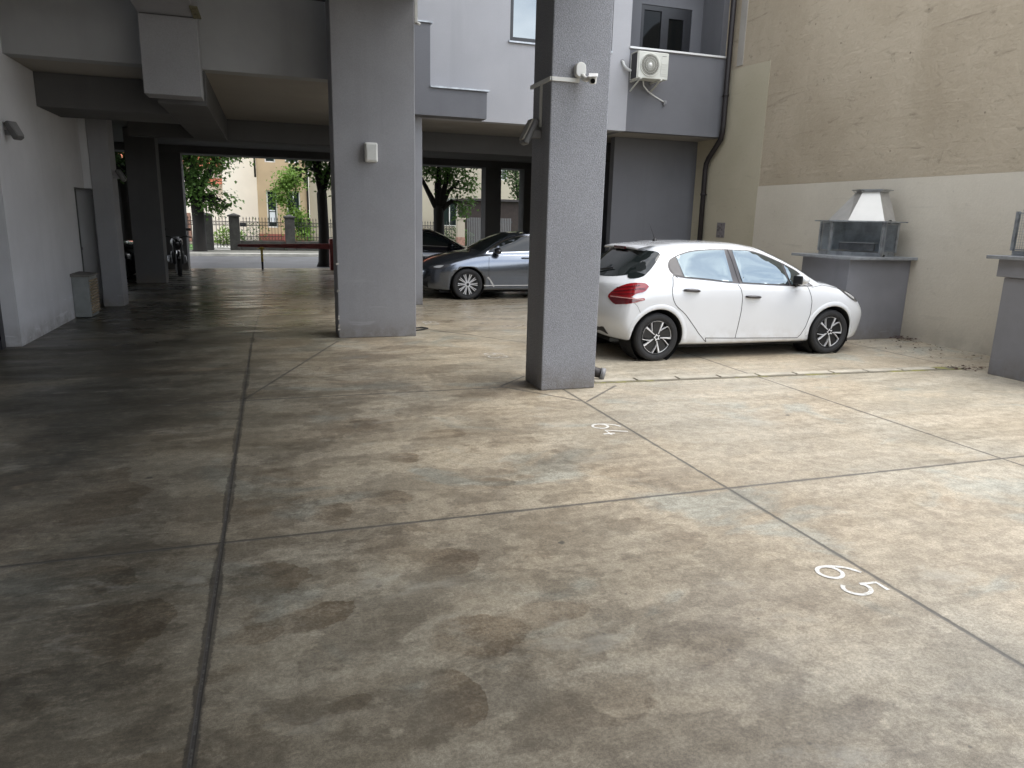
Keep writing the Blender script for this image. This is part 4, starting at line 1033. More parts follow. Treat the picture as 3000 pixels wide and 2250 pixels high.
        # headlamp
        hl = [(1.42,.885),(1.55,.85),(1.70,.80),(1.83,.735),(1.80,.69),(1.70,.71),(1.58,.765),(1.48,.83)]
        b = sk.patch(smooth_poly(hl, 4, (0,3)), 'side', s, .006, .04); hlo = b.build('headlamp', M['lamp_dark'], t, False)
        b = sk.patch(smooth_poly([(1.52,.835),(1.62,.80),(1.72,.755),(1.70,.735),(1.62,.765),(1.54,.81)], 4), 'side', s, .009, .04); b.build('lamp_reflector', M['lamp_white'], hlo, False)
        # sill crease line and rear bumper skirt
        b = sk.strip([(-.92,.30),(-.3,.285),(.5,.27),(.93,.262)], 'side', s, .012, -.002); b.build('sill_crease', M['white_paint'], t, False)
        b = sk.strip([(.10,1.362),(.30,1.305),(.55,1.205),(.80,1.08),(.96,.975)], 'side', s, .0, .0)
        b.bm.free()
    # screens
    def end_patch(poly, dx, off, step=.07): return sk.patch(poly, 'end', dx, off, step)
    rg = smooth_poly([(-.60,1.045),(-.40,1.015),(0,1.01),(.40,1.015),(.60,1.045),(.66,1.10),(.60,1.23),(.53,1.305),(.40,1.335),(0,1.345),(-.40,1.335),(-.53,1.305),(-.60,1.23),(-.66,1.10)], 4)
    end_patch(rg, -1, .006).build('tailgate_glass', M['car_glass_dark'], t, False)
    ws = smooth_poly([(-.70,1.0),(-.40,1.02),(0,1.03),(.40,1.02),(.70,1.0),(.62,1.17),(.52,1.33),(.36,1.37),(0,1.385),(-.36,1.37),(-.52,1.33),(-.62,1.17)], 4)
    end_patch(ws, 1, .006).build('windscreen', M['car_glass_dark'], t, False)
    b = end_patch(smooth_poly([(-.30,.60),(.30,.60),(.30,.76),(-.30,.76)], 3, (0,1,2,3)), -1, .004, .1); rec = b.build('plate_frame', M['black_plastic'], t, False)
    b = end_patch(smooth_poly([(-.26,.625),(.26,.625),(.26,.735),(-.26,.735)], 3, (0,1,2,3)), -1, .008, .1); b.build('number_plate', M['plate'], rec, False)
    b = end_patch(smooth_poly([(-.56,.31),(.56,.31),(.54,.40),(-.54,.40)], 3, (0,1,2,3)), -1, .006, .1); b.build('bumper_insert', M['black_plastic'], t, False)
    b = end_patch(smooth_poly([(-.42,.30),(.42,.30),(.50,.50),(.30,.60),(-.30,.60),(-.50,.50)], 3, (0,1)), 1, .006, .1); b.build('front_grille', M['black_plastic'], t, False)
    # roof spoiler with high brake lamp, roof seam, antenna, wiper
    b = MB(); prof = []
    for k in range(17):
        y_ = -.50+1.0*k/16; e = 1-abs(y_/.50)**4
        prof.append([(-1.20,y_,1.402+.014*e),(-1.32,y_,1.392+.014*e),(-1.445,y_*.97,1.362+.016*e),(-1.452,y_*.97,1.340+.016*e),(-1.34,y_*.98,1.338+.012*e)])
    for A, B in zip(prof, prof[1:]):
        for k in range(4):
            f = b.bm.faces.new([b.bm.verts.new(p) for p in (A[k],A[k+1],B[k+1],B[k])])
    bmesh.ops.remove_doubles(b.bm, verts=b.bm.verts, dist=.0005)
    spo = b.build('roof_spoiler', M['white_paint'], t, False, True)
    b = MB(); b.box(-1.466,-.16,1.342,-1.442,.16,1.380,.006); b.build('brake_lamp', M['lamp_dark_red'], spo, False)
    b = MB()
    for s in (-1, 1):
        for A, B in (((-1.10,s*.20),(-1.04,s*.35)),((-1.04,s*.35),(-.99,s*.46))):
            pa, na = sk.top(*A); pb, nb = sk.top(*B); b.bar(pa+na*.001, pb+nb*.001, .005, .003)
    pa, na = sk.top(-1.10,-.2); pb, nb = sk.top(-1.10,.2); b.bar(pa+na*.001, pb+nb*.001, .004, .003)
    b.build('tailgate_seam', M['liner'], t, False)
    p, nn = sk.top(-.95, 0); b = MB(); b.lathe([(.035,p.z-.005),(.03,p.z+.015),(.012,p.z+.035)], (p.x,0,0), 'z', 16); b.cyl((p.x-.005,0,p.z+.03),(p.x-.10,0,p.z+.235),.0045,.003,8); b.build('antenna', M['black_plastic'], t, False)
    pw, nw_ = sk.end(.0,1.045,-1); pv, nv_ = sk.end(-.36,1.10,-1); b = MB(); b.bar(pw+nw_*.03, pv+nv_*.022, .014, .02); b.cyl(pw, pw+nw_*.045, .025); b.build('rear_wiper', M['black_plastic'], t, False)
    b = MB(); b.box(-1.6,-.74,.14,1.75,.74,.20); b.build('underbody', M['liner'], t, False)
    b = MB(); b.cyl((-1.5,-.48,.215),(-1.76,-.48,.22),.025); b.build('exhaust', M['soot'], t, False)

hb = thing('white_hatchback', 'white five door hatchback parked nose-in between the rough-cast pillar and the barbecue', 'car', (5.785,8.63,0), 0)
hatchback(hb)

# ---- sedan (blue grey one, black copies)
def sedan(t, pm_):
    W = .92
    rings = [
     [(-1.95,0,.25),(-1.92,-.5,.25),(-1.78,-.76,.24),(-1.6,-.80,.22),(-1.25,-.81,.20),(-.6,-.81,.19),(0,-.81,.19),(.5,-.81,.19),(.95,-.81,.19),(1.6,-.79,.19),(1.98,-.62,.20),(2.14,-.33,.20),(2.17,0,.20)],
     [(-2.03,0,.32),(-2.0,-.52,.32),(-1.84,-.82,.31),(-1.62,-.865,.28),(-1.25,-.87,.25),(-.6,-.875,.235),(0,-.875,.23),(.5,-.875,.23),(.95,-.87,.23),(1.6,-.85,.23),(2.02,-.67,.25),(2.19,-.36,.25),(2.22,0,.25)],
     [(-2.08,0,.52),(-2.05,-.54,.52),(-1.88,-.85,.50),(-1.64,-.90,.48),(-1.25,-.905,.44),(-.6,-.895,.40),(0,-.895,.38),(.5,-.895,.38),(.95,-.90,.40),(1.6,-.89,.44),(2.03,-.72,.44),(2.20,-.40,.44),(2.24,0,.44)],
     [(-2.07,0,.70),(-2.04,-.54,.70),(-1.87,-.855,.70),(-1.64,-.91,.69),(-1.25,-.92,.68),(-.6,-.915,.66),(0,-.915,.64),(.5,-.915,.63),(.95,-.915,.63),(1.6,-.90,.64),(2.0,-.74,.62),(2.17,-.41,.61),(2.21,0,.61)],
     [(-2.05,0,.90),(-2.02,-.54,.90),(-1.84,-.83,.89),(-1.62,-.89,.87),(-1.25,-.905,.85),(-.6,-.905,.83),(0,-.905,.81),(.5,-.90,.80),(.95,-.895,.79),(1.5,-.865,.78),(1.90,-.71,.73),(2.08,-.40,.72),(2.12,0,.72)],
     [(-2.0,0,1.02),(-1.97,-.50,1.015),(-1.75,-.76,.99),(-1.55,-.82,.965),(-1.2,-.85,.945),(-.6,-.86,.925),(0,-.86,.91),(.5,-.86,.90),(.95,-.855,.89),(1.3,-.80,.885),(1.65,-.63,.85),(1.82,-.35,.85),(1.86,0,.855)],
     [(-1.75,0,1.04),(-1.70,-.46,1.035),(-1.55,-.68,1.02),(-1.4,-.76,1.0),(-1.1,-.82,.98),(-.6,-.835,.965),(0,-.835,.95),(.5,-.835,.94),(.95,-.82,.93),(1.1,-.72,.945),(1.25,-.55,.95),(1.36,-.3,.96),(1.38,0,.965)],
     [(-1.45,0,1.06),(-1.42,-.42,1.06),(-1.35,-.62,1.05),(-1.25,-.71,1.04),(-1.0,-.79,1.03),(-.6,-.81,1.02),(0,-.81,1.0),(.5,-.81,.985),(.92,-.79,.97),(.97,-.69,.985),(1.0,-.52,1.0),(1.03,-.28,1.01),(1.05,0,1.015)],
     [(-1.15,0,1.22),(-1.13,-.40,1.22),(-1.08,-.57,1.21),(-1.0,-.65,1.20),(-.85,-.71,1.20),(-.5,-.73,1.19),(0,-.73,1.18),(.35,-.725,1.165),(.56,-.70,1.155),(.62,-.62,1.175),(.66,-.48,1.19),(.69,-.25,1.20),(.70,0,1.205)],
     [(-.90,0,1.36),(-.89,-.34,1.36),(-.86,-.50,1.345),(-.8,-.57,1.335),(-.7,-.62,1.34),(-.4,-.64,1.35),(-.05,-.64,1.345),(.10,-.62,1.33),(.20,-.59,1.315),(.24,-.53,1.335),(.27,-.42,1.35),(.29,-.22,1.365),(.30,0,1.37)],
     [(-.75,0,1.405),(-.74,-.28,1.402),(-.72,-.42,1.395),(-.68,-.48,1.39),(-.6,-.53,1.395),(-.35,-.545,1.40),(-.1,-.54,1.395),(.0,-.52,1.385),(.05,-.48,1.38),(.08,-.42,1.39),(.10,-.33,1.40),(.11,-.18,1.405),(.12,0,1.41)],
     [(-.55,0,1.425),(-.52,0,1.426),(-.5,0,1.427),(-.48,0,1.428),(-.45,0,1.43),(-.35,0,1.432),(-.25,0,1.43),(-.2,0,1.428),(-.18,0,1.427),(-.17,0,1.426),(-.16,0,1.425),(-.155,0,1.425),(-.15,0,1.425)],
    ]
    bm = car_body(rings); sk = Skin(bm); wx = (-1.275, 1.275); wr = .325
    body = cut_arches(bm, [pm_, M['liner']], wx, .37, W, .325); bm.free(); adopt(body, t, False)
    win = smooth_poly([(-1.22,1.06),(-.9,1.035),(-.4,1.02),(.1,1.0),(.6,.98),(.86,.965),(.70,1.08),(.46,1.21),(.20,1.295),(-.1,1.335),(-.45,1.34),(-.75,1.31),(-1.0,1.20)], 4, (0,5))
    for s in (-1, 1):
        for x in wx:
            b = MB(); b.lathe([(.365,s*.5),(.365,s*(W-.05))], (x,0,.325), 'y', 40); b.lathe([(.001,s*.52),(.365,s*.52)], (x,0,.325), 'y', 40); b.build('arch_liner', M['liner'], t, False)
            wheel(t, x, s*(W-.125), wr, .225, .21, 'spoke', s)
        sk.patch(win, 'side', s, .004, .07).build('side_glass', M['car_glass_dark'], t, False)
        b = sk.strip(win, 'side', s, .018, .007, None, True, 2); b.build('chrome_surround', M['chrome'], t, False)
        b = sk.strip([(-.22,1.33),(-.16,1.0)], 'side', s, .07, .006); b.build('door_pillar', M['pillar_black'], t, False)
        b = sk.strip([(.80,.96),(.825,.75),(.82,.5),(.80,.28)], 'side', s, .007, .0012); sk.strip([(-.17,.98),(-.14,.75),(-.17,.28)], 'side', s, .007, .0012, b); sk.strip([(.80,.28),(-.17,.28),(-.9,.30)], 'side', s, .0085, .0012, b); b.build('door_seam', M['liner'], t, False)
        b = sk.strip([(.70,.27),(.72,.31),(.79,.42),(.85,.48)], 'side', s, .03, .008); b.build('fender_vent', M['chrome'], t, False)
        b = sk.strip([(.92,.30),(0,.30),(-.9,.32)], 'side', s, .022, .006); b.build('sill_trim', M['chrome'], t, False)
        for hx in (-.02,-1.0):
            b = MB(); pts = []
            for k in range(7):
                f = k/6; p, nn = sk.side(hx-.11+.22*f, .875, s); pts.append(p+nn*(.004+.026*math.sin(math.pi*f)**.5))
            b.tube(pts, .013, 8); b.build('door_handle', pm_, t, False)
        p, nn = sk.side(.62,.98,s); b = MB(); q = bmesh.new(); bmesh.ops.create_icosphere(q, subdivisions=3, radius=1)
        for v in q.verts: v.co = (v.co.x*.10*(1 if v.co.x > 0 else .6), v.co.y*.11, v.co.z*.07)
        b.merge(q, Matrix.Translation((.62, s*(abs(p.y)+.11), 1.02))); b.tube([(.62,s*(abs(p.y)-.01),.96),(.62,s*(abs(p.y)+.08),.985)], .03, 8); b.build('wing_mirror', M['black_paint'], t, False, True)
        b = sk.patch(smooth_poly([(1.62,.73),(1.80,.735),(2.0,.69),(2.08,.64),(1.95,.625),(1.75,.67)], 4, (0,3)), 'side', s, .006, .05); hl = b.build('headlamp', M['lamp_dark'], t, False)
        b = sk.patch(smooth_poly([(1.78,.71),(1.90,.70),(1.97,.67),(1.86,.665)], 4), 'side', s, .009, .05); b.build('lamp_reflector', M['lamp_white'], hl, False)
        b = sk.patch(smooth_poly([(-2.0,.90),(-1.7,.88),(-1.6,.80),(-1.75,.76),(-2.02,.78)], 4), 'side', s, .006, .06); b.build('tail_lamp', M['lamp_red'], t, False)
    ws = smooth_poly([(-.70,1.01),(-.40,1.03),(0,1.04),(.40,1.03),(.70,1.01),(.62,1.17),(.50,1.32),(.34,1.36),(0,1.375),(-.34,1.36),(-.50,1.32),(-.62,1.17)], 4)
    sk.patch(ws, 'end', 1, .006, .08).build('windscreen', M['car_glass_dark'], t, False)
    rs = smooth_poly([(-.58,1.09),(0,1.095),(.58,1.09),(.52,1.22),(.42,1.33),(0,1.35),(-.42,1.33),(-.52,1.22)], 4)
    sk.patch(rs, 'end', -1, .006, .08).build('rear_window', M['car_glass_dark'], t, False)
    b = MB()
    for s in (-1, 1): sk.patch(smooth_poly([(s*.06,.47),(s*.30,.47),(s*.36,.62),(s*.30,.68),(s*.08,.68)], 4), 'end', 1, .006, .06, b)
    b.build('front_grille', M['black_plastic'], t, False)
    sk.patch(smooth_poly([(-.62,.24),(.62,.24),(.66,.38),(-.66,.38)], 3, (0,1,2,3)), 'end', 1, .006, .09).build('lower_intake', M['black_plastic'], t, False)
    b = MB(); b.box(-1.75,-.74,.15,1.85,.74,.21); b.build('underbody', M['liner'], t, False)
sd = thing('blue_sedan', 'blue grey sedan with spoked alloy wheels parked under the building', 'car', (5.145,15.56,0), math.pi)
sedan(sd, M['blue_paint'])
bs = copy_tree(sd); bs.name = 'black_sedan'; bs.location = (3.55,18.35,0); bs.rotation_euler = (0,0,0)
bs2 = copy_tree(sd); bs2.name = 'black_sedan'; bs2.location = (-5.0,20.75,0); bs2.rotation_euler = (0,0,0)
for c, lab in ((bs,'black sedan parked behind the blue grey sedan, nose to the right'),(bs2,'black car parked at the left behind the dark passage pillar')):
    tag(c, lab, 'car')
    for k in [k for k in bpy.data.objects if k.parent == c]:
        if any(m and m.name.startswith('blue_grey') for m in k.data.materials):
            k.data = k.data.copy()
            for i, m in enumerate(k.data.materials):
                if m.name.startswith('blue_grey'): k.data.materials[i] = M['black_paint']

# ---- parked motorbike, seen end on
mb_t = thing('motorbike', 'dark motorbike parked end-on between the two passage pillars', 'motorbike', (-2.45,21.6,0), R(8))
for yy, nm in ((-.62,'front_wheel'),(.62,'rear_wheel')):
    b = MB(); b.lathe([(.22,-.05),(.29,-.06),(.31,0),(.29,.06),(.22,.05)], (0,yy,.31), 'x', 28); w = b.build(nm, M['black_rubber'], mb_t, False)
    b = MB(); b.lathe([(.02,-.03),(.21,-.02),(.21,.02),(.02,.03)], (0,yy,.31), 'x', 20); b.build('rim', M['alloy'], w, False)
b = MB(); b.tube([(0,-.34,.78),(0,-.05,.86),(0,.22,.78)], [.10,.16,.12], 12); b.build('fuel_tank', M['black_plastic'], mb_t, False)
b = MB(); b.tube([(0,.15,.80),(0,.5,.80),(0,.78,.86)], [.12,.13,.08], 10); b.build('saddle', M['black_rubber'], mb_t, False)
b = MB(); b.box(-.16,-.22,.30,.16,.25,.62,.04); b.cyl((-.20,.0,.4),(.20,.0,.4),.10); b.build('engine', M['soot'], mb_t, False)
for s in (-1,1):
    b = MB(); b.cyl((s*.09,-.62,.31),(s*.09,-.42,.92),.025); b.build('fork', M['iron'], mb_t, False)
    b = MB(); b.tube([(s*.05,-.38,.98),(s*.22,-.36,1.03),(s*.36,-.28,1.0)], .016, 8); b.tube([(s*.25,-.34,1.03),(s*.28,-.38,1.18)], .008, 6); b.obox((s*.30,-.38,1.21),(.12,.03,.07),Matrix.Rotation(0,3,'Z'),.01); b.build('handlebar', M['iron'], mb_t, False)
    b = MB(); b.tube([(s*.17,.1,.32),(s*.2,.5,.34),(s*.2,.85,.42)], [.035,.05,.055], 10); b.build('exhaust', M['soot'], mb_t, False)
b = MB(); b.lathe([(.001,-.50),(.07,-.50),(.085,-.46),(.05,-.36)], (0,0,.86), 'y', 20); b.build('headlamp', M['lamp_dark'], mb_t, False)
b = MB(); b.tube([(0,-.93,.45),(0,-.82,.62),(0,-.62,.67),(0,-.42,.6)], .045, 8); b.build('mudguard', M['black_paint'], mb_t, False)

# ------------------------------------------------------------------ street
bt = thing('barrier_gate', 'red drop-arm barrier at the street end of the passage', 'barrier', (1.85,23.4,0))
b = MB(); b.box(1.70,23.25,0,2.05,23.6,.95,.02); part(b, 'cabinet', M['red_paint'], bt)
b = MB(); b.prism([(1.95,.63),(-.98,.68),(-.98,.755),(1.95,.81)], 23.38, 23.44, 'y'); part(b, 'arm', M['red_paint'], bt)
sb = thing('barrier_rest', 'yellow tipped post holding the end of the red barrier arm', 'post', (-.30,23.9,0))
b = MB(); b.box(-.335,23.37,.0,-.275,23.45,.24); part(b, 'foot', M['iron'], sb)
b = MB(); b.box(-.34,23.365,.242,-.27,23.455,.62); part(b, 'sleeve', M['yellow_paint'], sb)
b = MB(); b.prism([(-.42,.62),(-.19,.62),(-.27,.685),(-.34,.685)], 23.36, 23.46, 'y'); part(b, 'cradle', M['yellow_paint'], sb)

FYs = 33.75
def gatepost(x, label, w=.42, h=1.5):
    t = thing('gate_post', label, 'gate post', (x,FYs,.1), 0, 'stone gate posts')
    b = MB(); b.box(x-w/2,FYs-w/2,.1,x+w/2,FYs+w/2,h,.015); part(b, 'shaft', M['stone'], t)
    b = MB(); b.box(x-w/2-.05,FYs-w/2-.05,h+.002,x+w/2+.05,FYs+w/2+.05,h+.07,.01)
    tp = [(x-w/2-.03,FYs-w/2-.03),(x+w/2+.03,FYs-w/2-.03),(x+w/2+.03,FYs+w/2+.03),(x-w/2-.03,FYs+w/2+.03)]
    for i in range(4): b.face([(*tp[i],h+.072),(*tp[(i+1)%4],h+.072),(x,FYs,h+.16)])
    part(b, 'capstone', M['stone'], t)
gatepost(-2.58, 'stone gate post standing right behind the leafy street tree trunk')
gatepost(-1.50, 'stone gate post right of the iron garden gate')
gatepost(.78, 'stone gate post in front of the tan house window')
def iron_run(t, x0, x1, z0, zt, bars=True, name='rails'):
    for z in (z0+.03, z0+.19, zt-.17, zt-.02):
        b = MB(); b.bar((x0,FYs,z),(x1,FYs,z),.030,.03); part(b, 'rail', M['iron'], t)
    n = max(2, int((x1-x0)/.125))
    b = MB()
    for k in range(1,n):
        x = x0+(x1-x0)*k/n; b.bar((x,FYs,z0+.02),(x,FYs,zt+.10),.022)
        b.cyl((x,FYs,zt+.10),(x,FYs,zt+.21),.026,.001,6)
    part(b, 'bars', M['iron'], t)
    b = MB()
    for k in range(n):
        x = x0+(x1-x0)*(k+.5)/n
        for z in (z0+.11, zt-.095):
            b.lathe([(.034,FYs-.006),(.046,FYs-.006),(.046,FYs+.006),(.034,FYs+.006),(.034,FYs-.006)], (x,0,z), 'y', 12)
    part(b, 'ring_ornament', M['iron'], t)
ig = thing('garden_gate', 'black iron garden gate between two stone posts', 'gate', (-2.04,FYs,.1)); iron_run(ig, -2.36, -1.72, .14, 1.32)
def fence(x0, x1, label):
    t = thing('iron_fence', label, 'fence', ((x0+x1)/2,FYs,.1), 0, 'iron railing fences along the pavement')
    b = MB(); b.box(x0,FYs-.14,.08,x1,FYs+.14,.50,.01); part(b, 'plinth_wall', M['stone'], t)
    iron_run(t, x0+.02, x1-.02, .50, 1.32)
fence(-1.28, .56, 'iron railing fence between the gate and the middle stone post')
fence(1.0, 5.6, 'long iron railing fence right of the middle stone post')
fence(5.65, 8.25, 'iron railing fence behind the forked tree')
fe = thing('iron_fence', 'iron railing fence left of the leafy street tree', 'fence', (-4.5,FYs,.1), 0, 'iron railing fences along the pavement'); iron_run(fe, -6.4, -2.82, .14, 1.32)

def tree(label, x, y, r, fork, crown, seed, leafmat, n, size, name='street_tree', zb=0.0):
    """crown: list of (cx,cy,cz, rx,ry,rz) clumps relative to the base"""
    rnd = random.Random(seed); t = thing(name, label, 'tree', (x,y,zb), 0, 'street trees')
    b = MB(); P = Vector((x,y,zb))
    def limb(pts, rs): b.tube([P+Vector(p) for p in pts], rs, 10)
    limb([(0,0,-.05),(.01,0,.15),(.03,.02,fork*.5),(0,0,fork),(.02,.0,fork+.15)], [r*1.55,r*1.15,r,r*.97,r*.7])
    tips = []
    for c in crown:
        c0 = Vector(c[:3]); st = Vector((0,0,fork*.96)); mid = st.lerp(c0,.5)+Vector((rnd.uniform(-.15,.15),rnd.uniform(-.15,.15),.18))
        limb([st, st.lerp(mid,.5), mid, mid.lerp(c0,.6), c0], [r*.62,r*.52,r*.40,r*.24,r*.08])
        for k in range(7):
            a = c0+Vector([rnd.uniform(-1,1)*q*.85 for q in c[3:6]]); limb([mid.lerp(c0,rnd.uniform(.3,1)), mid.lerp(a,.55)+Vector((0,0,.05)), a], [r*.12,r*.07,.008]); tips.append(a)
    part(b, 'trunk', M['bark'], t)
    b = MB(); bmv = b.bm.verts; bmf = b.bm.faces
    tot = sum(c[3]*c[4]*c[5] for c in crown)
    for c in crown:
        c0 = Vector(c[:3]); m = int(n*c[3]*c[4]*c[5]/tot); subs = []
        for k in range(max(10, m//26)):
            d = Vector((rnd.gauss(0,1),rnd.gauss(0,1),rnd.gauss(0,1))).normalized()*rnd.uniform(.35,1.05)
            subs.append(c0+Vector((d.x*c[3],d.y*c[4],d.z*c[5])))
        for k in range(m):
            s0 = rnd.choice(subs); sp = .10+.16*min(c[3:6])
            p = P+s0+Vector((rnd.gauss(0,sp),rnd.gauss(0,sp),rnd.gauss(0,sp*.8)-.03))
            L = size*rnd.uniform(.65,1.35); wd = L*.36
            rot = Matrix.Rotation(rnd.uniform(0,6.28),3,'Z') @ Matrix.Rotation(rnd.uniform(-.2,1.2),3,'Y') @ Matrix.Rotation(rnd.uniform(-.7,.7),3,'X')
            q = [p+rot@Vector(v) for v in ((0,0,0),(L*.4,-wd,.01),(L,0,-.02*L),(L*.4,wd,.01))]
            bmf.new([bmv.new(v) for v in q])
    o = b.build('crown', M[leafmat], t, True, None, False)
    return t
tree('leafy street tree with a thick trunk beside the garden gate', -2.83, 32.5, .24, 2.3,
     [(.30,-.35,2.05,.38,.35,.45),(-.42,-.2,2.15,.42,.4,.65),(.0,-.4,2.55,.6,.35,.55),(.85,-.15,1.85,.42,.4,.35),(.3,-.2,2.9,.55,.7,.75),(.9,.0,2.15,.5,.5,.45),(-.4,.2,3.0,.6,.8,.7),(.2,.3,4.2,1.3,1.5,1.1),(-1.0,.2,4.6,1.2,1.3,1.0),(1.3,.3,4.7,1.1,1.2,.9),(0,.2,6.0,1.7,1.7,1.3)], 3, 'leaf', 17000, .15)
tree('black silhouetted tree trunk beside the red barrier cabinet', 1.62, 24.9, .17, 2.35,
     [(.25,.3,3.1,.55,.6,.6),(-.35,.4,3.25,.55,.6,.4),(.6,.2,4.3,1.0,1.2,.8),(-.5,.2,4.5,1.1,1.2,.8),(0,.2,5.8,1.5,1.5,1.1)], 5, 'leaf', 11000, .13)
tree('forked dark tree with hanging leaves seen through the right bay', 5.75, 26.0, .20, 1.95,
     [(-.75,.1,3.35,.5,.6,.5),(.75,.0,3.0,.55,.6,.55),(.85,-.2,2.25,.35,.4,.5),(.1,.3,3.4,.6,.7,.5),(0,.2,5.0,1.5,1.5,1.2),(1.0,.2,4.6,1.0,1.0,.9)], 8, 'leaf', 15000, .12)
tree('young garden tree with yellowish leaves in front of the tan house', .98, 36.2, .07, 1.7,
     [(-.3,-.2,2.9,.45,.45,.5),(-.55,-.2,2.2,.35,.4,.35),(.1,0,3.3,.5,.5,.5),(.1,-.2,1.55,.5,.4,.5),(.3,-.1,.95,.6,.4,.45)], 13, 'leaf_bright', 4200, .12, 'garden_tree', .1)
tree('black tree trunk on the near pavement at the left end of the passage', -4.2, 25.0, .26, 2.5,
     [(.1,-.1,2.75,.5,.5,.3),(-.3,.2,3.3,.8,.8,.6),(.4,.2,4.2,1.2,1.2,.9)], 23, 'leaf_dark', 5000, .13)
tree('dark evergreen tree at the far left beyond the passage', -7.2, 34.5, .2, 1.6,
     [(0,0,2.6,1.0,1.0,1.1),(.6,0,4.0,1.3,1.2,1.2),(-.9,0,4.2,1.3,1.2,1.2)], 17, 'leaf_dark', 3600, .16, 'garden_tree', .1)
tree('dark tree in front of the pale house window at the far right', 12.6, 37.0, .12, 1.7,
     [(.2,0,3.2,.7,.7,.9),(.6,0,2.3,.5,.5,.6),(-.3,.2,4.4,1.1,1.0,.9)], 19, 'leaf_dark', 2600, .14, 'garden_tree', .1)
def shrub(label, x, y, rx, rz, mat, n, size, seed):
    rnd = random.Random(seed); b = MB()
    for k in range(n):
        a = rnd.uniform(0,6.28); d = rnd.random()**.5
        p = Vector((x+rx*d*math.cos(a), y+.45*d*math.sin(a), .1+rz*rnd.random()**.8*(1.05-d*.5)))
        L = size*rnd.uniform(.6,1.4); rot = Matrix.Rotation(rnd.uniform(0,6.28),3,'Z') @ Matrix.Rotation(rnd.uniform(-1.2,.6),3,'Y')
        b.bm.faces.new([b.bm.verts.new(p+rot@Vector(v)) for v in ((0,0,0),(L*.45,-L*.28,0),(L,0,0),(L*.45,L*.28,0))])
    o = b.build('shrub', M[mat], None, True, None, False); tag(o, label, 'shrub', 'garden shrubs')
shrub('light green bush seen through the iron garden gate', -1.95, 38.2, .75, 1.0, 'leaf_bright', 900, .14, 1)
shrub('brownish flowering bush behind the fence left of the tan house', -.75, 34.8, .75, 1.35, 'leaf', 420, .10, 2)
shrub('dark bush behind the fence at the right of the forked tree', 8.6, 34.9, 1.0, 1.3, 'leaf_dark', 1200, .13, 3)
shrub('low green bush beside the middle stone post', 1.35, 34.5, .5, 1.0, 'leaf_bright', 420, .11, 4)

# houses across the street
def window(t, x0, x1, z0, z1, y, sill=True, frame='white_plastic', blind=0, mull=True):
    b = MB(); w = .06
    for q in ((x0,z0,x0+w,z1),(x1-w,z0,x1,z1),(x0+w,z0,x1-w,z0+w),(x0+w,z1-w,x1-w,z1)): b.box(q[0],y-.03,q[1],q[2],y+.05,q[3])
    if mull: b.box((x0+x1)/2-.025,y-.025,z0+w,(x0+x1)/2+.025,y+.04,z1-w)
    f = part(b, 'window', M[frame], t)
    b = MB(); b.box(x0+w-.01,y+.012,z0+w-.01,x1-w+.01,y+.02,z1-w+.01); part(b, 'pane', M['house_glass'], f)
    if sill:
        b = MB(); b.box(x0-.08,y-.12,z0-.07,x1+.08,y+.04,z0-.003); part(b, 'sill', M['kerb'], f)
    if blind:
        b = MB(); b.box(x0+.12,y-.004,z0+.25,x1-.12,y+.009,z0+.25+blind*.55); b.box(x0+.12,y-.004,z0+.3+blind*.55,x1-.12,y+.009,z0+.36+blind*.55); part(b, 'paper_notice', M['curtain'], f)
th = thing('tan_house', 'tan rendered house with tall windows across the street', 'house', (1.0,42,0))
def wall_with_holes(b, x0, x1, z0, z1, y0, y1, holes):
    xs = sorted({x0,x1,*[h[0] for h in holes],*[h[1] for h in holes]}); zs = sorted({z0,z1,*[h[2] for h in holes],*[h[3] for h in holes]})
    for a, c in zip(xs, xs[1:]):
        for d, e in zip(zs, zs[1:]):
            if not any(h[0] <= (a+c)/2 <= h[1] and h[2] <= (d+e)/2 <= h[3] for h in holes): b.box(a,y0,d,c,y1,e)
hol = [(-.16,.36,.95,2.86),(.86,1.54,.95,2.86),(-.16,.36,4.28,6.1),(.86,1.54,4.3,6.1)]
b = MB(); wall_with_holes(b, -.60, 2.0, .62, 8, 41.0, 41.3, [(h[0],h[1],h[2],h[3]) for h in hol]); b.box(-.60,41.3,.62,-.3,50,8); b.box(1.7,41.3,.62,2.0,50,8); part(b, 'wall', M['tan'], th)
b = MB(); b.box(-.64,40.95,0,2.04,41.3,.618); b.box(-.64,41.3,0,-.3,50,.618); part(b, 'plinth', M['plinth'], th)
for i, h in enumerate(hol): window(th, h[0], h[1], h[2], h[3], 41.16, blind=(1 if i == 0 else 0), mull=(i == 1))
b = MB(); b.box(-.63,40.97,2.95,-.52,41.0,3.0); part(b, 'string_course', M['plinth'], th) if False else b.bm.free()
b = MB(); b.prism([(40.6,8),(50.4,8),(45.5,11)], -.9, 2.3, 'x'); part(b, 'roof', M['rooftile'], th)
b = MB(); b.cyl((-.66,40.93,3.5),(-.66,40.93,8),.05); b.cyl((1.93,40.9,.1),(1.93,40.9,8),.06); part(b, 'gutter_pipe', M['brown_pipe'], th)
bh = thing('beige_house', 'beige house behind the forked tree on the far side of the street', 'house', (7,42,0))
bho = [(9.4,10.3,1.2,2.8),(4.2,5.0,1.1,2.8),(12.6,13.3,3.9,5.2)]
b = MB(); wall_with_holes(b, 2.05, 15, 0, 7.5, 41.5, 41.8, bho); part(b, 'wall', M['cream_dim'], bh)
for h in bho: window(bh, h[0], h[1], h[2], h[3], 41.65)
b = MB(); b.prism([(41.1,7.5),(51,7.5),(46,10.5)], 2.06, 15.3, 'x'); part(b, 'roof', M['rooftile'], bh)
ch = thing('cream_house', 'sunlit cream house with a blank gable wall facing the street', 'house', (-2,47,0))
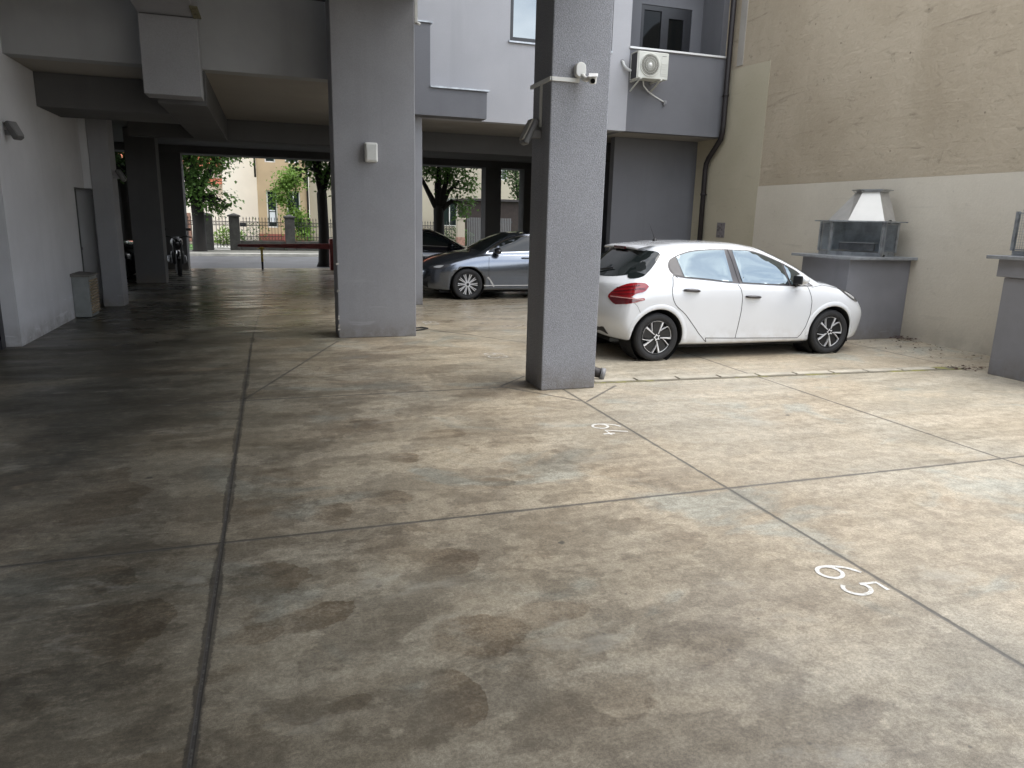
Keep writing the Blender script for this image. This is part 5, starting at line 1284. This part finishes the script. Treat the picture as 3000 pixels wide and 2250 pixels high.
b = MB(); b.box(-2.45,44,0,-.62,52,9); part(b, 'gable_wall', M['cream_house'], ch)
b = MB(); b.prism([(43.7,9),(52.3,9),(48,12)], -2.7, -.4, 'x'); part(b, 'roof', M['rooftile'], ch)
lh = thing('tiled_house', 'pale house with terracotta roof tiles behind the leafy tree', 'house', (-6,49,0))
b = MB(); wall_with_holes(b, -12, -2.46, 0, 4.45, 48, 48.3, [(-8.2,-7.2,1.2,2.9),(-5.9,-4.9,1.2,2.9)]); b.box(-12,48.3,0,-11.7,56,4.45); part(b, 'wall', M['cream_house'], lh)
for x in (-8.2,-5.9): window(lh, x, x+1.0, 1.2, 2.9, 48.15)
b = MB(); b.prism([(47.4,4.3),(57,4.46),(52,8.4)], -12.4, -2.47, 'x'); part(b, 'roof', M['rooftile'], lh)
b = MB(); b.prism([(46.4,3.25),(48.0,3.6),(48.0,3.66),(46.4,3.31)], -3.6, -2.47, 'x'); part(b, 'porch_roof', M['rooftile'], lh)
b = MB(); b.box(-4.75,46.0,0,-4.4,46.4,1.6); part(b, 'porch_post', M['brickpost'], lh)
gs = thing('slatted_gate', 'dark gate of narrow upright slats at the right of the far pavement', 'gate', (9.9,FYs,.1))
b = MB()
for k in range(26): b.box(8.85+.085*k,FYs-.02,.14,8.90+.085*k,FYs+.0,1.72)
part(b, 'slats', M['lamp_house'], gs)
b = MB(); b.box(8.8,FYs+.002,.3,11.1,FYs+.04,.38); b.box(8.8,FYs+.002,1.5,11.1,FYs+.04,1.58); part(b, 'frame', M['iron'], gs)
bp = thing('brick_gate_post', 'stone topped brick gate post left of the slatted gate', 'gate post', (8.5,FYs,.1))
b = MB(); b.box(8.33,FYs-.18,.1,8.70,FYs+.18,.80,.01); part(b, 'brick_foot', M['brickpost'], bp)
b = MB(); b.box(8.34,FYs-.17,.802,8.69,FYs+.17,1.62,.01); b.box(8.30,FYs-.2,1.622,8.73,FYs+.2,1.70,.01); part(b, 'stone_shaft', M['cream_dim'], bp)
gr = thing('garden_shed', 'dark brown boarded shed behind the slatted gate', 'shed', (11.5,36,.1))
b = MB(); b.box(9.6,36,.1,12.9,38.5,2.55); part(b, 'boards', M['dull_red_panel'], gr)
b = MB(); b.box(9.4,35.8,2.552,13.1,38.7,2.66); part(b, 'roof', M['brown_pipe'], gr)
mbx = thing('mail_box', 'small dark mail box on the fence right of the gate', 'mail box', (-1.15,33.6,1.2))
b = MB(); b.box(-1.27,33.52,1.10,-1.02,33.70,1.27,.01); part(b, 'box', M['dark_frame'], mbx)
b = MB(); b.box(-1.23,33.512,1.20,-1.06,33.522,1.215); part(b, 'slot', M['galv'], mbx)

# ------------------------------------------------------------------ sky, sun, camera
w = bpy.data.worlds.new('World'); sc.world = w; w.use_nodes = True
nt = w.node_tree; bg = nt.nodes['Background']
SUN_EL, SUN_AZ = 64.0, 108.0     # azimuth clockwise from +y: behind the camera to the right
sky = nt.nodes.new('ShaderNodeTexSky'); sky.sky_type = 'NISHITA'; sky.sun_disc = False
sky.sun_elevation = R(SUN_EL); sky.sun_rotation = R(SUN_AZ); sky.air_density = 1.2; sky.dust_density = 1.0; sky.ozone_density = 1.0
tc = nt.nodes.new('ShaderNodeTexCoord'); mp = nt.nodes.new('ShaderNodeMapping'); mp.inputs['Scale'].default_value = (1.0,1.0,3.4)
nt.links.new(tc.outputs['Generated'], mp.inputs[0])
no = nt.nodes.new('ShaderNodeTexNoise'); no.inputs['Scale'].default_value = 2.1; no.inputs['Detail'].default_value = 7; no.inputs['Roughness'].default_value = .55; no.inputs['Distortion'].default_value = .35
nt.links.new(mp.outputs[0], no.inputs['Vector'])
mr = nt.nodes.new('ShaderNodeMapRange'); mr.interpolation_type = 'SMOOTHSTEP'; mr.inputs[1].default_value = .34; mr.inputs[2].default_value = .66; mr.inputs[3].default_value = .32; mr.inputs[4].default_value = .95
nt.links.new(no.outputs['Fac'], mr.inputs[0])
mx = nt.nodes.new('ShaderNodeMix'); mx.data_type = 'RGBA'
nt.links.new(mr.outputs[0], mx.inputs[0]); nt.links.new(sky.outputs[0], mx.inputs[6]); mx.inputs[7].default_value = (12.9,13.1,13.5,1)
nt.links.new(mx.outputs[2], bg.inputs[0]); bg.inputs[1].default_value = .12
L = bpy.data.lights.new('sun', 'SUN'); L.energy = 1.0; L.angle = R(40); L.color = (1.0,.95,.88)
so = bpy.data.objects.new('sun', L); COL.objects.link(so)
az = R(SUN_AZ); el = R(SUN_EL); dirv = Vector((math.sin(az)*math.cos(el), math.cos(az)*math.cos(el), math.sin(el)))
so.rotation_euler = dirv.to_track_quat('Z', 'Y').to_euler(); so.location = (6,-10,14)

cam = bpy.data.cameras.new('camera'); co = bpy.data.objects.new('camera', cam); COL.objects.link(co)
cam.sensor_fit = 'HORIZONTAL'; cam.sensor_width = 36; cam.lens = 25.177; cam.clip_start = .05; cam.clip_end = 1500
r_ = Vector((.94985132,-.31178269,.02395891)); u_ = Vector((.04769429,.22017104,.9742946)); f_ = Vector((.30904325,.92429231,-.224))
Mx = Matrix((r_, u_, -f_)).transposed().to_4x4(); Mx.translation = (0,0,1.68); co.matrix_world = Mx
sc.camera = co
sc.view_settings.view_transform = 'Standard'; sc.view_settings.look = 'None'; sc.view_settings.gamma = 1
sc.view_settings.exposure = 1.33
sc.cycles.use_denoising = True; sc.cycles.max_bounces = 10; sc.cycles.diffuse_bounces = 6; sc.cycles.glossy_bounces = 4
sc.cycles.sample_clamp_indirect = 6.0
